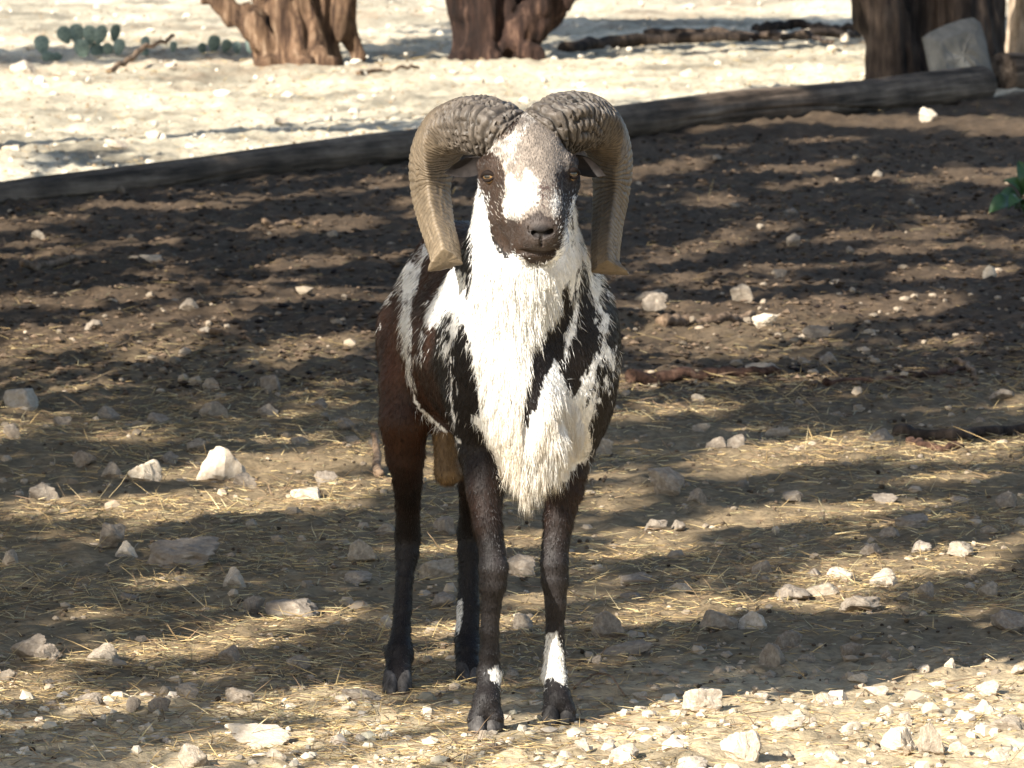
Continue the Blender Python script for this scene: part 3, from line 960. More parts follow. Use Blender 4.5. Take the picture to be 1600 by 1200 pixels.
# ---- ears, eyes, hooves
M_EAR = col_mat('ear_skin', 0.7, 0.2, (120.0, 0.7, 1.2))
def build_ear(base, tip, halfw, cup, col):
    base, tip = np.array(base), np.array(tip)
    ax = tip - base
    L = np.linalg.norm(ax)
    ax /= L
    up = np.array([0, -0.25, 1.0])
    up -= ax * (up @ ax)
    up /= np.linalg.norm(up)
    fr = np.cross(ax, up)
    if fr[1] > 0: fr = -fr
    nu, nv = 16, 12
    Vs = []
    for side in (0, 1):
        for i in range(nu + 1):
            t = i / nu
            w = halfw * (math.sin(math.pi * min(1, 0.30 + 0.72 * t)) ** 0.8 if t < 1 else 0.02)
            for j in range(nv + 1):
                s = -1 + 2 * j / nv
                dpt = -cup * (1 - s * s) * math.sin(math.pi * min(1, t + 0.1)) - side * 0.006 * (1 - abs(s) ** 3) * (1 - t ** 4)
                Vs.append(base + ax * L * t + up * (w * s - 0.006 * t * t) + fr * dpt)
    m = nv + 1
    F = []
    o = (nu + 1) * m
    for i in range(nu):
        for j in range(nv):
            q = (i * m + j, i * m + j + 1, (i + 1) * m + j + 1, (i + 1) * m + j)
            F.append(q)
            F.append(tuple(o + k for k in q[::-1]))
    for i in range(nu):
        F.append((i * m, (i + 1) * m, o + (i + 1) * m, o + i * m))
        F.append((i * m + nv, o + i * m + nv, o + (i + 1) * m + nv, (i + 1) * m + nv))
    V = np.array(Vs)
    C = np.tile(np.array(col), (len(V), 1)) * (1 + 0.3 * noise(V[:, 0] * 120, V[:, 2] * 120, seed=9)[:, None])
    return mesh_np('ear', V, np.array(F), M_EAR, C)
obj('ear', build_ear(W(752, 258, -0.185), W(693, 266, -0.205), 0.0185, 0.007, (0.022, 0.018, 0.0165)), RAM)
obj('ear', build_ear(W(896, 254, -0.175), W(948, 270, -0.185), 0.0185, 0.007, (0.014, 0.011, 0.010)), RAM)

def eye_material():
    m, nt, b = new_mat('amber_eye')
    tc = N(nt, 'ShaderNodeTexCoord')
    sep = N(nt, 'ShaderNodeSeparateXYZ')
    nt.links.new(tc.outputs['Object'], sep.inputs[0])
    def sq(o, s):
        a = N(nt, 'ShaderNodeMath', operation='MULTIPLY')
        a.inputs[1].default_value = s
        nt.links.new(o, a.inputs[0])
        p = N(nt, 'ShaderNodeMath', operation='POWER')
        p.inputs[1].default_value = 2
        nt.links.new(a.outputs[0], p.inputs[0])
        return p.outputs[0]
    ad = N(nt, 'ShaderNodeMath', operation='ADD')
    nt.links.new(sq(sep.outputs[0], 1 / 0.0085), ad.inputs[0])
    nt.links.new(sq(sep.outputs[2], 1 / 0.0045), ad.inputs[1])
    r = ramp(nt, ad.outputs[0], [(0.0, (0.006, 0.005, 0.004)), (0.5, (0.008, 0.006, 0.005)), (0.75, (0.17, 0.09, 0.03)), (1.0, (0.2, 0.11, 0.04))])
    nt.links.new(r.outputs[0], b.inputs['Base Color'])
    b.inputs['Roughness'].default_value = 0.08
    b.inputs['Coat Weight'].default_value = 1.0
    return m
M_EYE = eye_material()
M_LID = plain('eyelid_skin', (0.012, 0.008, 0.0065), 0.75, 0.1)

def uv_sphere(r, nu=24, nv=14, flat=(1, 1, 1)):
    V = []
    for i in range(nv + 1):
        th = math.pi * i / nv
        for j in range(nu):
            ph = 2 * math.pi * j / nu
            V.append((r * flat[0] * math.sin(th) * math.cos(ph), r * flat[1] * math.sin(th) * math.sin(ph), r * flat[2] * math.cos(th)))
    F = []
    for i in range(nv):
        for j in range(nu):
            F.append((i * nu + j, (i + 1) * nu + j, (i + 1) * nu + (j + 1) % nu, i * nu + (j + 1) % nu))
    return np.array(V), np.array(F)

for (ex, ey, sx) in ((761, 275.5, -1), (896, 270.5, 1)):
    p, nn = surf_at(ex, ey, 2.5)
    out = np.array([0.55 * sx, -0.82, 0.05])
    out /= np.linalg.norm(out)
    c = p - out * 0.0076
    e = obj('eye', mesh_np('eye', *uv_sphere(0.0142), M_EYE), RAM)
    e.matrix_parent_inverse = Matrix.Identity(4)
    e.location = Vector(c) - RAM.location
    e.rotation_euler = (0, 0, math.atan2(out[1], out[0]) + math.pi / 2)
    right = np.cross(np.array([0, 0, 1.0]), out)
    right /= np.linalg.norm(right)
    upv = np.cross(out, right)
    for sgn, hh in ((1, 0.0062), (-1, 0.0074)):
        tt = np.linspace(-1, 1, 13)
        pts = [c + right * 0.0150 * t + upv * (sgn * hh * (1 - t * t) - 0.001 * t * sx) + out * (0.0134 * math.sqrt(max(0, 1 - 0.55 * t * t - 0.25))) for t in tt]
        Vt, Ft = tube(pts, (0.0058 if sgn > 0 else 0.0036) * (1 - 0.45 * np.abs(tt)), 8)
        obj('eyelid', mesh_np('eyelid', Vt, quads_to_tris(Ft), M_LID), RAM)

M_HOOF = wood_mat('hoof_horn', (0.03, 0.028, 0.028), (0.08, 0.076, 0.074), (0.16, 0.15, 0.145), (1, 1, 0.3), 60.0, 0.3)
def build_hoof(claws, scale=1.0):
    parts = []
    for (cx, cy, yw, s) in claws:
        rows = [(0.000, .0160, -.046, .026), (0.008, .0162, -.043, .027), (0.016, .0158, -.036, .027), (0.026, .0148, -.027, .025), (0.034, .0130, -.018, .020), (0.040, .0085, -.008, .012)]
        seg = 20
        V = []
        for z, hw, y0, y1 in rows:
            for j in range(seg):
                a = 2 * math.pi * j / seg
                ca, sa = math.cos(a), math.sin(a)
                x = hw * np.sign(ca) * abs(ca) ** 0.75
                yy = (y0 + y1) / 2 + (y1 - y0) / 2 * np.sign(sa) * abs(sa) ** 0.85
                x *= 1.0 - 0.35 * max(0, -sa) ** 2
                V.append((x, yy, z))
        V = np.array(V) * scale
        V[:, 0] *= s
        ca, sa = math.cos(yw), math.sin(yw)
        x = V[:, 0] * ca - V[:, 1] * sa + cx
        y = V[:, 0] * sa + V[:, 1] * ca + cy
        V = np.stack([x, y, V[:, 2] + 0.002], 1)
        F = []
        for i in range(len(rows) - 1):
            for j in range(seg):
                F.append((i * seg + j, i * seg + (j + 1) % seg, (i + 1) * seg + (j + 1) % seg, (i + 1) * seg + j))
        n = len(V)
        V = np.vstack([V, V[:seg].mean(0), V[-seg:].mean(0)])
        for j in range(seg):
            F.append((n, (j + 1) % seg, j, j))
            k = (len(rows) - 1) * seg
            F.append((n + 1, k + j, k + (j + 1) % seg, k + (j + 1) % seg))
        parts.append((V, np.array(F)))
    return mesh_np('hoof', *merge(parts), M_HOOF)
def gx(px, Y): return W(px, 1100, Y)[0]
for cl in ([(gx(745, -.07), -0.062, 0.12, 1.05), (gx(773, -.07), -0.052, -0.12, 1.05)],
           [(gx(861, .05), 0.055, 0.08, 1.0), (gx(886, .05), 0.065, -0.1, 1.0)],
           [(gx(610, .53), 0.545, 0.1, 0.95), (gx(631, .53), 0.548, -0.08, 0.95)],
           [(gx(724, .70), 0.715, 0.1, 0.9), (gx(741, .70), 0.722, -0.08, 0.9)]):
    obj('hoof', build_hoof(cl), RAM)

# ------------------------------------------------------------------ poles lying across the yard
def pole(a, b, r, seed, sink, r0=None):
    a, b = np.array(a, float), np.array(b, float)
    L = np.linalg.norm(b - a)
    n = int(L * 40)
    t = np.linspace(0, 1, n)
    P = a[None] * (1 - t)[:, None] + b[None] * t[:, None]
    R = np.linspace(r if r0 is None else r0, r, n)
    P[:, 2] = R - sink + 0.012 * np.sin(t * 5 + seed) + 0.01 * fbm(t * 7, 0 * t, oct=2, seed=seed)
    def sh(tt, an):
        f = 1 + 0.03 * noise(np.cos(an) * 1.5, np.sin(an) * 1.5, tt * L * 1.2, seed=seed)
        for k, (a0, w) in enumerate(((0.4, .05), (1.5, .04), (2.35, .07), (3.2, .05), (4.4, .05), (5.3, .06))):
            c = a0 + 0.35 * noise(tt * L * 0.8, 0 * tt + k, seed=seed + 3)
            dd = np.abs((an - c + np.pi) % (2 * np.pi) - np.pi)
            gate = sstep(-0.3, 0.2, noise(tt * L * 0.7 + 9 * k, 0 * tt, seed=seed + 5 + k))
            f = f - 0.22 * gate * np.exp(-(dd / w) ** 2)
        return f + 0.012 * noise(np.cos(an) * 9, np.sin(an) * 9, tt * L * 2, seed=seed + 9)
    V, F = tube(P, R, 60, True, sh)
    return V, F
def add_pole(a, b, r, seed, label, sink, r0=None):
    V, F = pole(a, b, r, seed, sink, r0)
    o = np.array([(a[0] + b[0]) / 2, (a[1] + b[1]) / 2, 0])
    ang = math.atan2(b[1] - a[1], b[0] - a[0])
    V = V - o
    c, s = math.cos(-ang), math.sin(-ang)
    V = np.stack([V[:, 0] * c - V[:, 1] * s, V[:, 0] * s + V[:, 1] * c, V[:, 2]], 1)
    ob = obj('wooden_pole', mesh_np('wooden_pole', V, quads_to_tris(F), M_LOG), None, label, 'log')
    ob.location = o
    ob.rotation_euler = (0, 0, ang)
    return ob
add_pole(LOG_A + [0, .09, 0], LOG_B + [0, .09, 0], 0.088, 5, 'long weathered wooden pole lying across the yard behind the ram', 0.012, 0.056)
p0, p1 = G(1566, 146), G(1840, 132)
add_pole(p0 + [0, .1, 0], p1 + [0, .1, 0], 0.098, 15, 'short grey log lying beside the big dark trunk', 0.012)

# ------------------------------------------------------------------ background trees
def leaf_cloud(C, rad, per, size, seed):
    """many small leaf faces round clump centres"""
    r = np.random.default_rng(seed)
    n = len(C) * per
    d = r.normal(size=(n, 3))
    d /= np.linalg.norm(d, axis=1)[:, None]
    P = np.repeat(C, per, 0) + d * (np.repeat(np.broadcast_to(rad, (len(C),)), per) * r.random(n) ** 0.5)[:, None]
    a = r.normal(size=(n, 3))
    a /= np.linalg.norm(a, axis=1)[:, None]
    b = np.cross(a, r.normal(size=(n, 3)))
    b /= np.linalg.norm(b, axis=1)[:, None]
    L = size * r.uniform(0.7, 1.3, n)
    V = np.stack([P - a * L[:, None], P + b * (L * 0.45)[:, None], P + a * L[:, None], P - b * (L * 0.45)[:, None]], 1).reshape(-1, 3)
    F = np.arange(n * 4).reshape(-1, 4)
    return V, F

def trunk_mesh(name, cones, h, mat, disp, seed, k=0.016):
    P = np.array([c for cc in cones for c in (cc[0], cc[1])])
    R = max(max(c[2], c[3]) for c in cones)
    f = Field(P.min(0) - R - 0.05, P.max(0) + R + 0.05, h)
    for a, b, ra, rb in cones:
        f.cone(a, b, ra, rb, k)
    V, F = f.mesh()
    Nn = vnormals(V, F)
    # shaggy, vertical bark strips
    d = 0.9 * noise(V[:, 0] * 17, V[:, 1] * 17, V[:, 2] * 2.2, seed=seed) + 0.6 * noise(V[:, 0] * 42, V[:, 1] * 42, V[:, 2] * 3.5, seed=seed + 1) \
        + 0.5 * noise(V[:, 0] * 9, V[:, 1] * 9, V[:, 2] * 1.6, seed=seed + 2)
    V = V + Nn * (disp * d)[:, None]
    V[:, 2] = np.maximum(V[:, 2], -0.12)
    return mesh_np(name, V, F, mat)

def yard_tree(name, base_py, stems, mat, label, cat, group, crown_c, crown_r, nclump, seed, roots=(), per=34, disp=0.034, xy=None):
    """stems: list of [(px,py,rpx,dy)...] measured at the trunk's distance"""
    Y0 = G(800, base_py)[1]
    s = mpp(Y0)
    cones, tops = [], []
    for st in stems:
        pts = [(W(a, b, Y0 + dy), r * s) for a, b, r, dy in st]
        for (p, ra), (q, rb) in zip(pts[:-1], pts[1:]):
            cones.append((p, q, ra, rb))
        # the stem goes on above the frame towards the crown
        p, r0 = pts[0]
        d = pts[0][0] - pts[1][0]
        d = d / np.linalg.norm(d)
        q = p + d * 0.35 + np.array([0, 0, 0.25])
        cones.append((q, p, r0 * 0.85, r0))
        tops.append((q, r0 * 0.85))
    for a, b, r0, r1 in roots:
        cones.append((W(a[0], a[1], Y0 + a[2]), W(b[0], b[1], Y0 + b[2]), r0 * s, r1 * s))
    gp = G(stems[0][-1][0], base_py)
    t = empty(name, (gp[0], gp[1], 0), label, cat, group)
    obj('trunk', trunk_mesh('trunk', cones, 0.016, mat, disp, seed), t)
    r = np.random.default_rng(seed)
    cc = np.array([gp[0] + crown_c[0], gp[1] + crown_c[1], crown_c[2]])
    d = r.normal(size=(nclump, 3))
    d /= np.linalg.norm(d, axis=1)[:, None]
    C = cc + d * np.array(crown_r) * (r.random(nclump) ** 0.45)[:, None]
    C = C[noise(C[:, 0] * 1.3, C[:, 1] * 1.3, C[:, 2] * 1.3, seed=seed + 4) > -0.3]
    C[:, 2] = np.maximum(C[:, 2], 2.05)
    parts = []
    for q, rr in tops:
        for m in range(3):
            e = C[r.integers(len(C))]
            mid = (q + e) / 2 + r.normal(size=3) * 0.15 + [0, 0, 0.25]
            pts = catmull([q - [0, 0, 0.05], mid, e], 14)
            parts.append(tube(pts, np.linspace(rr * 0.75, 0.015, 14), 8))
    V, F = merge(parts)
    obj('limb', mesh_np('limbs', V, F, mat), t, kind='stuff')
    V, F = leaf_cloud(C, 0.28, per, 0.06, seed)
    obj('crown', mesh_np('crown', V, F, M_LEAF), t)
    return t

yard_tree('juniper_tree', 103,
          [[(318, -22, 14, .1), (352, 6, 18, .06), (396, 38, 20, .0), (422, 75, 20, 0), (432, 108, 24, 0)],
           [(402, -25, 15, .18), (412, 10, 15, .14), (436, 60, 16, .08), (446, 108, 22, .05)],
           [(432, -25, 16, -.05), (448, 30, 21, -.05), (470, 100, 26, -.05)],
           [(468, -25, 17, -.02), (480, 40, 19, -.02), (492, 105, 22, -.04)],
           [(498, -25, 15, .08), (502, 40, 17, .08), (508, 100, 20, .05)],
           [(541, -25, 15, .1), (528, 20, 17, .1), (524, 48, 14, .1), (520, 62, 6, .1)],
           [(552, -10, 6, .16), (548, 40, 8, .16), (552, 92, 7, .18)]],
          M_BARK, 'pale shaggy-barked juniper trunk with several stems, next to the cactus pads', 'tree', 'trees beyond the pole',
          (-0.9, 1.0, 3.0), (1.5, 1.0, 0.65), 420, 201,
          roots=[((545, 40, .12), (556, 90, .15), 12, 9), ((430, 95, -.05), (398, 112, -.1), 16, 8), ((500, 92, -.1), (520, 112, -.15), 15, 8), ((470, 95, -.1), (478, 116, -.2), 16, 9)])
yard_tree('juniper_tree', 96,
          [[(716, -25, 22, 0), (726, 20, 24, 0), (732, 60, 22, 0), (728, 98, 26, 0)],
           [(748, -25, 19, -.06), (752, 20, 20, -.06), (754, 60, 22, -.06), (750, 98, 24, -.06)],
           [(782, -25, 18, .05), (780, 20, 20, .0), (775, 60, 24, 0), (768, 96, 28, 0)],
           [(905, -28, 20, .1), (868, 8, 24, .05), (830, 42, 28, 0), (795, 75, 30, 0), (770, 98, 28, 0)],
           [(868, -25, 14, .0), (838, 10, 16, -.05), (808, 45, 18, -.08), (786, 75, 18, -.08)],
           [(818, -25, 15, .2), (812, 20, 18, .15), (805, 70, 26, .1)]],
          M_REDBARK, 'dark reddish leaning juniper trunk between pale trunk and fallen branch', 'tree', 'trees beyond the pole',
          (0.9, 0.5, 3.2), (2.4, 1.7, 0.9), 520, 231,
          roots=[((800, 70, -.08), (830, 88, -.12), 22, 14), ((735, 85, -.05), (706, 104, -.1), 20, 10), ((765, 85, -.1), (775, 104, -.18), 20, 10)])
yard_tree('oak_tree', 137,
          [[(1372, -25, 44, 0), (1385, 30, 44, 0), (1398, 90, 42, 0), (1404, 140, 48, 0)],
           [(1420, -25, 28, .1), (1424, 60, 28, .1), (1430, 140, 34, .1)],
           [(1495, -25, 50, .12), (1503, 40, 52, .12), (1508, 100, 52, .12), (1508, 142, 56, .12)],
           [(1545, -25, 24, .2), (1546, 60, 24, .2), (1548, 142, 28, .2)]],
          M_DARKBARK, 'thick dark double trunk with a stone slab leaning on it', 'tree', 'trees beyond the pole',
          (0.5, 0.8, 3.8), (2.2, 2.0, 1.2), 420, 261)
yard_tree('oak_tree', 118,
          [[(1640, -25, 64, 0), (1640, 40, 66, 0), (1638, 120, 74, 0)]],
          M_PALEBARK, 'pale sunlit rough-barked trunk behind the short grey log', 'tree', 'trees beyond the pole',
          (1.6, 1.0, 4.0), (1.8, 1.8, 1.1), 300, 281, disp=0.028)

# fallen dead branch and sticks in the background
def stick(name, pts_px, r0, r1, mat, label, group=None, cat='stick', jit=0.01, lift=0.0, seed=0, arch=0.0, seg=9):
    r = np.random.default_rng(seed + 900)
    P = np.array([G(a, b) for a, b in pts_px])
    C = catmull(P, 26)
    t = np.linspace(0, 1, 26)
    C[:, 2] = gh(C[:, 0], C[:, 1]) + np.linspace(r0, r1, 26) * 0.6 + 0.004 + lift * t + arch * np.sin(np.pi * t)
    wv = np.stack([np.convolve(r.normal(size=26 + 8), np.hanning(9) / 2.2, 'valid') for _ in range(3)], 1)
    C += wv * [jit, jit, jit * 0.25]
    def sh(tt, an):
        return 1 + 0.16 * noise(np.cos(an) * 2, np.sin(an) * 2, tt * 9, seed=seed)
    V, F = tube(C, np.linspace(r0, r1, 26), seg, True, sh)
    o = C[13] * [1, 1, 0]
    ob = obj(name, mesh_np(name, V - o, quads_to_tris(F), mat), None, label, cat, group)
    ob.location = o
    return ob
stick('fallen_branch', [(878, 82), (1000, 74), (1150, 70), (1345, 62)], 0.040, 0.024, M_DARKBARK, 'long dark fallen branch lying right of the leaning juniper', cat='branch', jit=0.008, seed=1, seg=16)
stick('fallen_branch', [(1010, 62), (1120, 66), (1230, 72), (1300, 84)], 0.026, 0.012, M_DARKBARK, 'thin dark branch crossing the long fallen branch', cat='branch', jit=0.008, seed=2, lift=0.05)
stick('fallen_branch', [(1180, 50), (1260, 48), (1340, 52)], 0.035, 0.02, M_DARKBARK, 'short dark dead branch behind the long fallen branch', cat='branch', jit=0.008, seed=4)
stick('dead_stick', [(172, 116), (215, 106), (268, 97)], 0.016, 0.010, M_TWIG, 'pale bare stick propped up in front of the cactus pads', lift=0.12, jit=0.006, seed=3)
stick('dead_stick', [(560, 122), (600, 118), (650, 112)], 0.012, 0.008, M_TWIG, 'thin brown stick on needles beside the pale juniper trunk', jit=0.01, seed=6)
# sticks in the yard
stick('dead_stick', [(1030, 521), (1070, 516), (1150, 507), (1176, 500)], 0.020, 0.010, M_TWIG, 'smooth tan stick lying in the bright sunlit patch', seed=11, jit=0.006)
stick('dead_stick', [(985, 604), (1060, 600), (1140, 596), (1215, 592)], 0.020, 0.012, M_REDTWIG, 'red-brown broken branch with pale chips of wood around it', seed=12, jit=0.008)
stick('dead_stick', [(1290, 612), (1380, 607), (1450, 602), (1530, 592)], 0.011, 0.007, M_REDTWIG, 'thin red-brown branch lying flat in shaded litter', seed=13, jit=0.012)
stick('dead_stick', [(1400, 680), (1480, 685), (1540, 680), (1625, 674)], 0.016, 0.013, M_DARKBARK, 'dark bent branch lying at the edge of the shaded litter', seed=14, jit=0.01)
stick('dead_stick', [(1410, 700), (1450, 708), (1500, 706)], 0.012, 0.008, M_REDTWIG, 'short reddish bark strip below the dark bent branch', seed=15, jit=0.01)
stick('dead_stick', [(1494, 580), (1510, 590), (1524, 602)], 0.010, 0.006, M_TWIG, 'short forked grey stick on shaded soil', seed=16, jit=0.01)
stick('dead_stick', [(330, 540), (365, 544), (395, 548)], 0.010, 0.005, M_TWIG, 'pale splinter of wood in the sunlit straw', seed=17, jit=0.004)
stick('dead_stick', [(412, 364), (450, 360), (498, 357)], 0.012, 0.006, M_TWIG, 'thin pale stick on dark soil beyond the straw', seed=18, jit=0.01)
stick('dead_stick', [(30, 428), (70, 424), (118, 414)], 0.014, 0.009, M_TWIG, 'grey stick lying on dark soil in deep shade', seed=19, jit=0.01)
stick('dead_stick', [(592, 752), (588, 735), (580, 722)], 0.012, 0.006, M_TWIG, 'short upright broken stick beside the hind leg', seed=20, lift=0.05, jit=0.003)
stick('straw_stalk', [(862, 1132), (905, 1128), (960, 1136), (985, 1140)], 0.0022, 0.0016, M_TWIG, 'single long pale stalk lying across the front hoof', cat='straw', seed=22, jit=0.002)
stick('straw_stalk', [(898, 1084), (935, 1079), (975, 1088)], 0.0026, 0.0018, M_TWIG, 'bent pale stalk on the ground right of the white sock', cat='straw', seed=23, jit=0.002, arch=0.015)
stick('straw_stalk', [(705, 1162), (740, 1172), (800, 1176)], 0.002, 0.0014, M_TWIG, 'thin pale stalk on sunlit dirt in front of the hooves', cat='straw', seed=24, jit=0.002)

# ------------------------------------------------------------------ stones
def rock_mesh(seed, flat=0.7, sub=26):
    r = np.random.default_rng(seed)
    V, F = uv_sphere(1.0, 30, 18)
    d = V / np.linalg.norm(V, axis=1)[:, None]
    V, F = uv_sphere(1.0, 36, 22)
    d = V / np.linalg.norm(V, axis=1)[:, None]
    n = r.normal(size=(9, 3))
    n /= np.linalg.norm(n, axis=1)[:, None]
    off = r.uniform(0.5, 1.0, 9)
    q = np.maximum(d @ n.T, 0.05)
    rad = off[None] / q
    p = 18.0
    R = (rad ** -p).sum(1) ** (-1 / p)
    R = np.minimum(R, 1.25)
    R = R * (1 + 0.20 * fbm(d[:, 0] * 2.2 + seed, d[:, 1] * 2.2, d[:, 2] * 2.2, oct=3, seed=seed) + 0.05 * noise(d[:, 0] * 7, d[:, 1] * 7, d[:, 2] * 7, seed=seed) + 0.03 * noise(d[:, 0] * 15, d[:, 1] * 15, d[:, 2] * 15, seed=seed + 1))
    V = d * R[:, None]
    V /= np.array([np.abs(V[:, 0]).max(), np.abs(V[:, 1]).max(), np.abs(V[:, 2]).max()])
    return V, quads_to_tris(F)
ROCKS = [rock_mesh(300 + i) for i in range(16)]
ROCK_ME, PALE_ME = [], []
for i, (V, F) in enumerate(ROCKS):
    ROCK_ME.append(mesh_np('rock_shape', V, F, M_STONE))
    PALE_ME.append(mesh_np('rock_shape', V, F, M_PALE))
    ROCK_ME[-1].set_sharp_from_angle(angle=math.radians(24))
    PALE_ME[-1].set_sharp_from_angle(angle=math.radians(24))

SR = np.random.default_rng(77)
def stone(px, py, w, h, label, group=None, pale=False, k=None, rot=None, name='stone', sink=0.27):
    """px,py centre of the visible stone, w,h its size in the photograph"""
    base = py + h * 0.42
    g = G(px, base)
    s = mpp(g[1])
    hw = w * s * 0.5
    hh = h * s
    dp = hw * SR.uniform(0.7, 1.0)
    hh = max(hh * 1.0, 0.34 * hw)
    zr = hh / (2 - 2 * sink)
    o = obj(name, (PALE_ME if pale else ROCK_ME)[SR.integers(16) if k is None else k], None, label, 'rock', group)
    o.location = (g[0], g[1] + dp * 0.5, float(gh(g[0], g[1] + dp * .5)) + zr * (1 - 2 * sink))
    o.scale = (hw * 1.06, dp, zr)
    o.rotation_euler = (SR.uniform(-.15, .15), SR.uniform(-.22, .22), SR.choice([0, math.pi]) + SR.uniform(-0.35, 0.35) if rot is None else rot)
    return o

NAMED = [
    (37, 622, 60, 38, 'bright rounded rock alone in a sunlit patch beside shaded straw', 1),
    (345, 733, 78, 56, 'large wedge-shaped tan rock with a raised point', 1),
    (224, 745, 56, 38, 'tan rock next to the large wedge-shaped rock', 1),
    (285, 868, 122, 56, 'largest grey rock, broad and jagged, lying in shade', 0),
    (171, 850, 50, 40, 'grey rock beside the largest grey rock, behind a smaller white one', 0),
    (196, 866, 34, 26, 'small pale rock tucked against two bigger grey rocks', 1),
    (366, 911, 36, 32, 'pale upright rock right of the largest grey rock', 1),
    (397, 944, 36, 30, 'rounded grey rock between the pale upright rock and a flat jagged one', 0),
    (462, 952, 92, 32, 'long flat jagged grey rock in shaded straw', 0),
    (565, 876, 44, 36, 'knobbly grey rock near the hind leg above a brick-like stone', 0),
    (552, 908, 58, 18, 'flat brick-shaped grey stone below the knobbly rock', 0),
    (48, 1022, 62, 38, 'brown-grey rock leaning on a second rounded rock', 0),
    (78, 1031, 52, 28, 'rounded rock with pale top leaning against a brown-grey rock', 0),
    (165, 1025, 54, 32, 'smooth egg-shaped grey rock on straw', 0),
    (372, 1103, 50, 24, 'low grey rock at the edge of the sunlit dirt', 0),
    (404, 1156, 112, 32, 'long pale half-buried rock in sunlit dirt', 1),
    (308, 1190, 58, 38, 'grey-brown pointed rock below the long half-buried one', 0),
    (70, 770, 50, 32, 'pointed tan rock at the edge of a sunlit strip', 0),
    (482, 777, 56, 24, 'bright flat rock lit by sun next to a darker rounded rock', 1),
    (510, 753, 40, 28, 'dark rounded rock behind a bright flat rock', 0),
    (1040, 762, 62, 42, 'large grey rock right of the chest hair in shade', 0),
    (1022, 818, 42, 20, 'flat grey-brown rock touching a small round one', 0),
    (1058, 815, 24, 22, 'small round stone touching a flat grey-brown rock', 0),
    (950, 985, 50, 42, 'upright brown-grey rock right of the white sock', 0),
    (975, 1020, 86, 30, 'long dark flat rock below the upright brown-grey rock', 0),
    (1120, 980, 66, 34, 'blocky tan rock with an undercut base', 0),
    (1175, 980, 46, 30, 'pale broken rock touching the blocky tan rock', 1),
    (1205, 1030, 42, 38, 'grey angular rock inside the shadow of the ram', 0),
    (1233, 1012, 44, 30, 'rounded grey rock behind the angular one in the ram\'s shadow', 0),
    (1235, 932, 58, 26, 'tan rounded rock beside a dark split rock', 0),
    (1290, 930, 56, 22, 'dark split rock between two tan rocks', 0),
    (1312, 903, 50, 24, 'bright white rock in the sunlit straw, left one of two', 1),
    (1385, 907, 48, 28, 'bright white domed rock in the sunlit straw', 1),
    (1340, 950, 68, 26, 'brown flat-topped rock on golden straw', 0),
    (1422, 826, 58, 22, 'smooth low grey rock in the shade band', 0),
    (1437, 858, 36, 28, 'round whitish rock below the smooth low grey rock', 1),
    (1376, 680, 48, 32, 'round tan rock at the end of the dark bent branch', 0),
    (1195, 508, 44, 20, 'bright crumbly white rock beside the smooth tan stick', 1),
    (1095, 1104, 66, 36, 'largest white rock on the sunlit dirt near the front hoof', 1),
    (1155, 1166, 64, 54, 'tall white lumpy rock standing on the sunlit dirt', 1),
    (1410, 1163, 66, 46, 'white rock fused with a darker rounded rock in the sun', 1),
    (1455, 1166, 44, 50, 'rounded tan rock with dark cavity fused to a white rock', 0),
    (1545, 1090, 42, 28, 'white angular rock at the sunny edge of the ground', 1),
    (1570, 985, 62, 32, 'pointed grey rock in the shadow band', 0),
    (757, 1153, 24, 18, 'small pinkish stone right under the front hoof', 0),
    (605, 980, 24, 24, 'small bright stone beside the hind leg', 1),
    (816, 888, 54, 42, 'grey rock seen between the two front legs', 0),
    (1025, 490, 42, 26, 'brown-grey rock behind the smooth tan stick', 0),
    (1275, 527, 46, 26, 'dark grey rock at the edge of a sunlit patch', 0),
    (236, 410, 40, 14, 'thin bright stone lying on dark soil', 1),
    (1451, 190, 28, 22, 'smooth pale stone on dark soil below the pole', 1),
    (1546, 436, 22, 20, 'rounded pale stone lit by sun on brown soil', 1),
]
STOP = {'in', 'on', 'beside', 'next', 'with', 'lying', 'touching', 'right', 'below', 'behind', 'between', 'at', 'near', 'leaning', 'tucked', 'alone', 'above', 'inside', 'fused',
        'standing', 'seen', 'against', 'lit', 'under'}
LANDMARKS = []
for px, py, w, h, lb, pl in NAMED:
    o = stone(px, py, w, h, lb, None, bool(pl))
    short = []
    for wd_ in lb.replace(',', ' ,').split():
        if wd_ in STOP or wd_ == ',': break
        short.append(wd_)
    if len(short) >= 3: LANDMARKS.append((' '.join(short), o.location.copy()))
LANDMARKS += [('smooth tan stick', Vector(G(1100, 512))), ('dark bent branch', Vector(G(1510, 682))), ('long wooden pole', Vector(G(1250, 205))), ('long wooden pole', Vector(G(300, 290))),
              ('green broad-leaved plant', Vector(G(1600, 338))), ('pale juniper trunk', Vector(G(470, 105))), ('leaning juniper trunk', Vector(G(765, 98))),
              ('largest prickly pear clump', Vector(G(150, 94)))]
def near_label(o, w, tone, tail):
    best = min(LANDMARKS, key=lambda a: ((a[1].x - o.location.x) ** 2 + (0.35 * (a[1].y - o.location.y)) ** 2))
    dx, dy = o.location.x - best[1].x, o.location.y - best[1].y
    rel = 'beside' if abs(dx) > 0.35 * abs(dy) else ('on the pole side of' if dy > 0 else 'opposite the pole from')
    size = 'tiny' if w < 22 else ('small' if w < 34 else ('medium' if w < 48 else 'broad'))
    o['label'] = f'{size} {tone} rock {rel} the {best[0]}, {tail}'

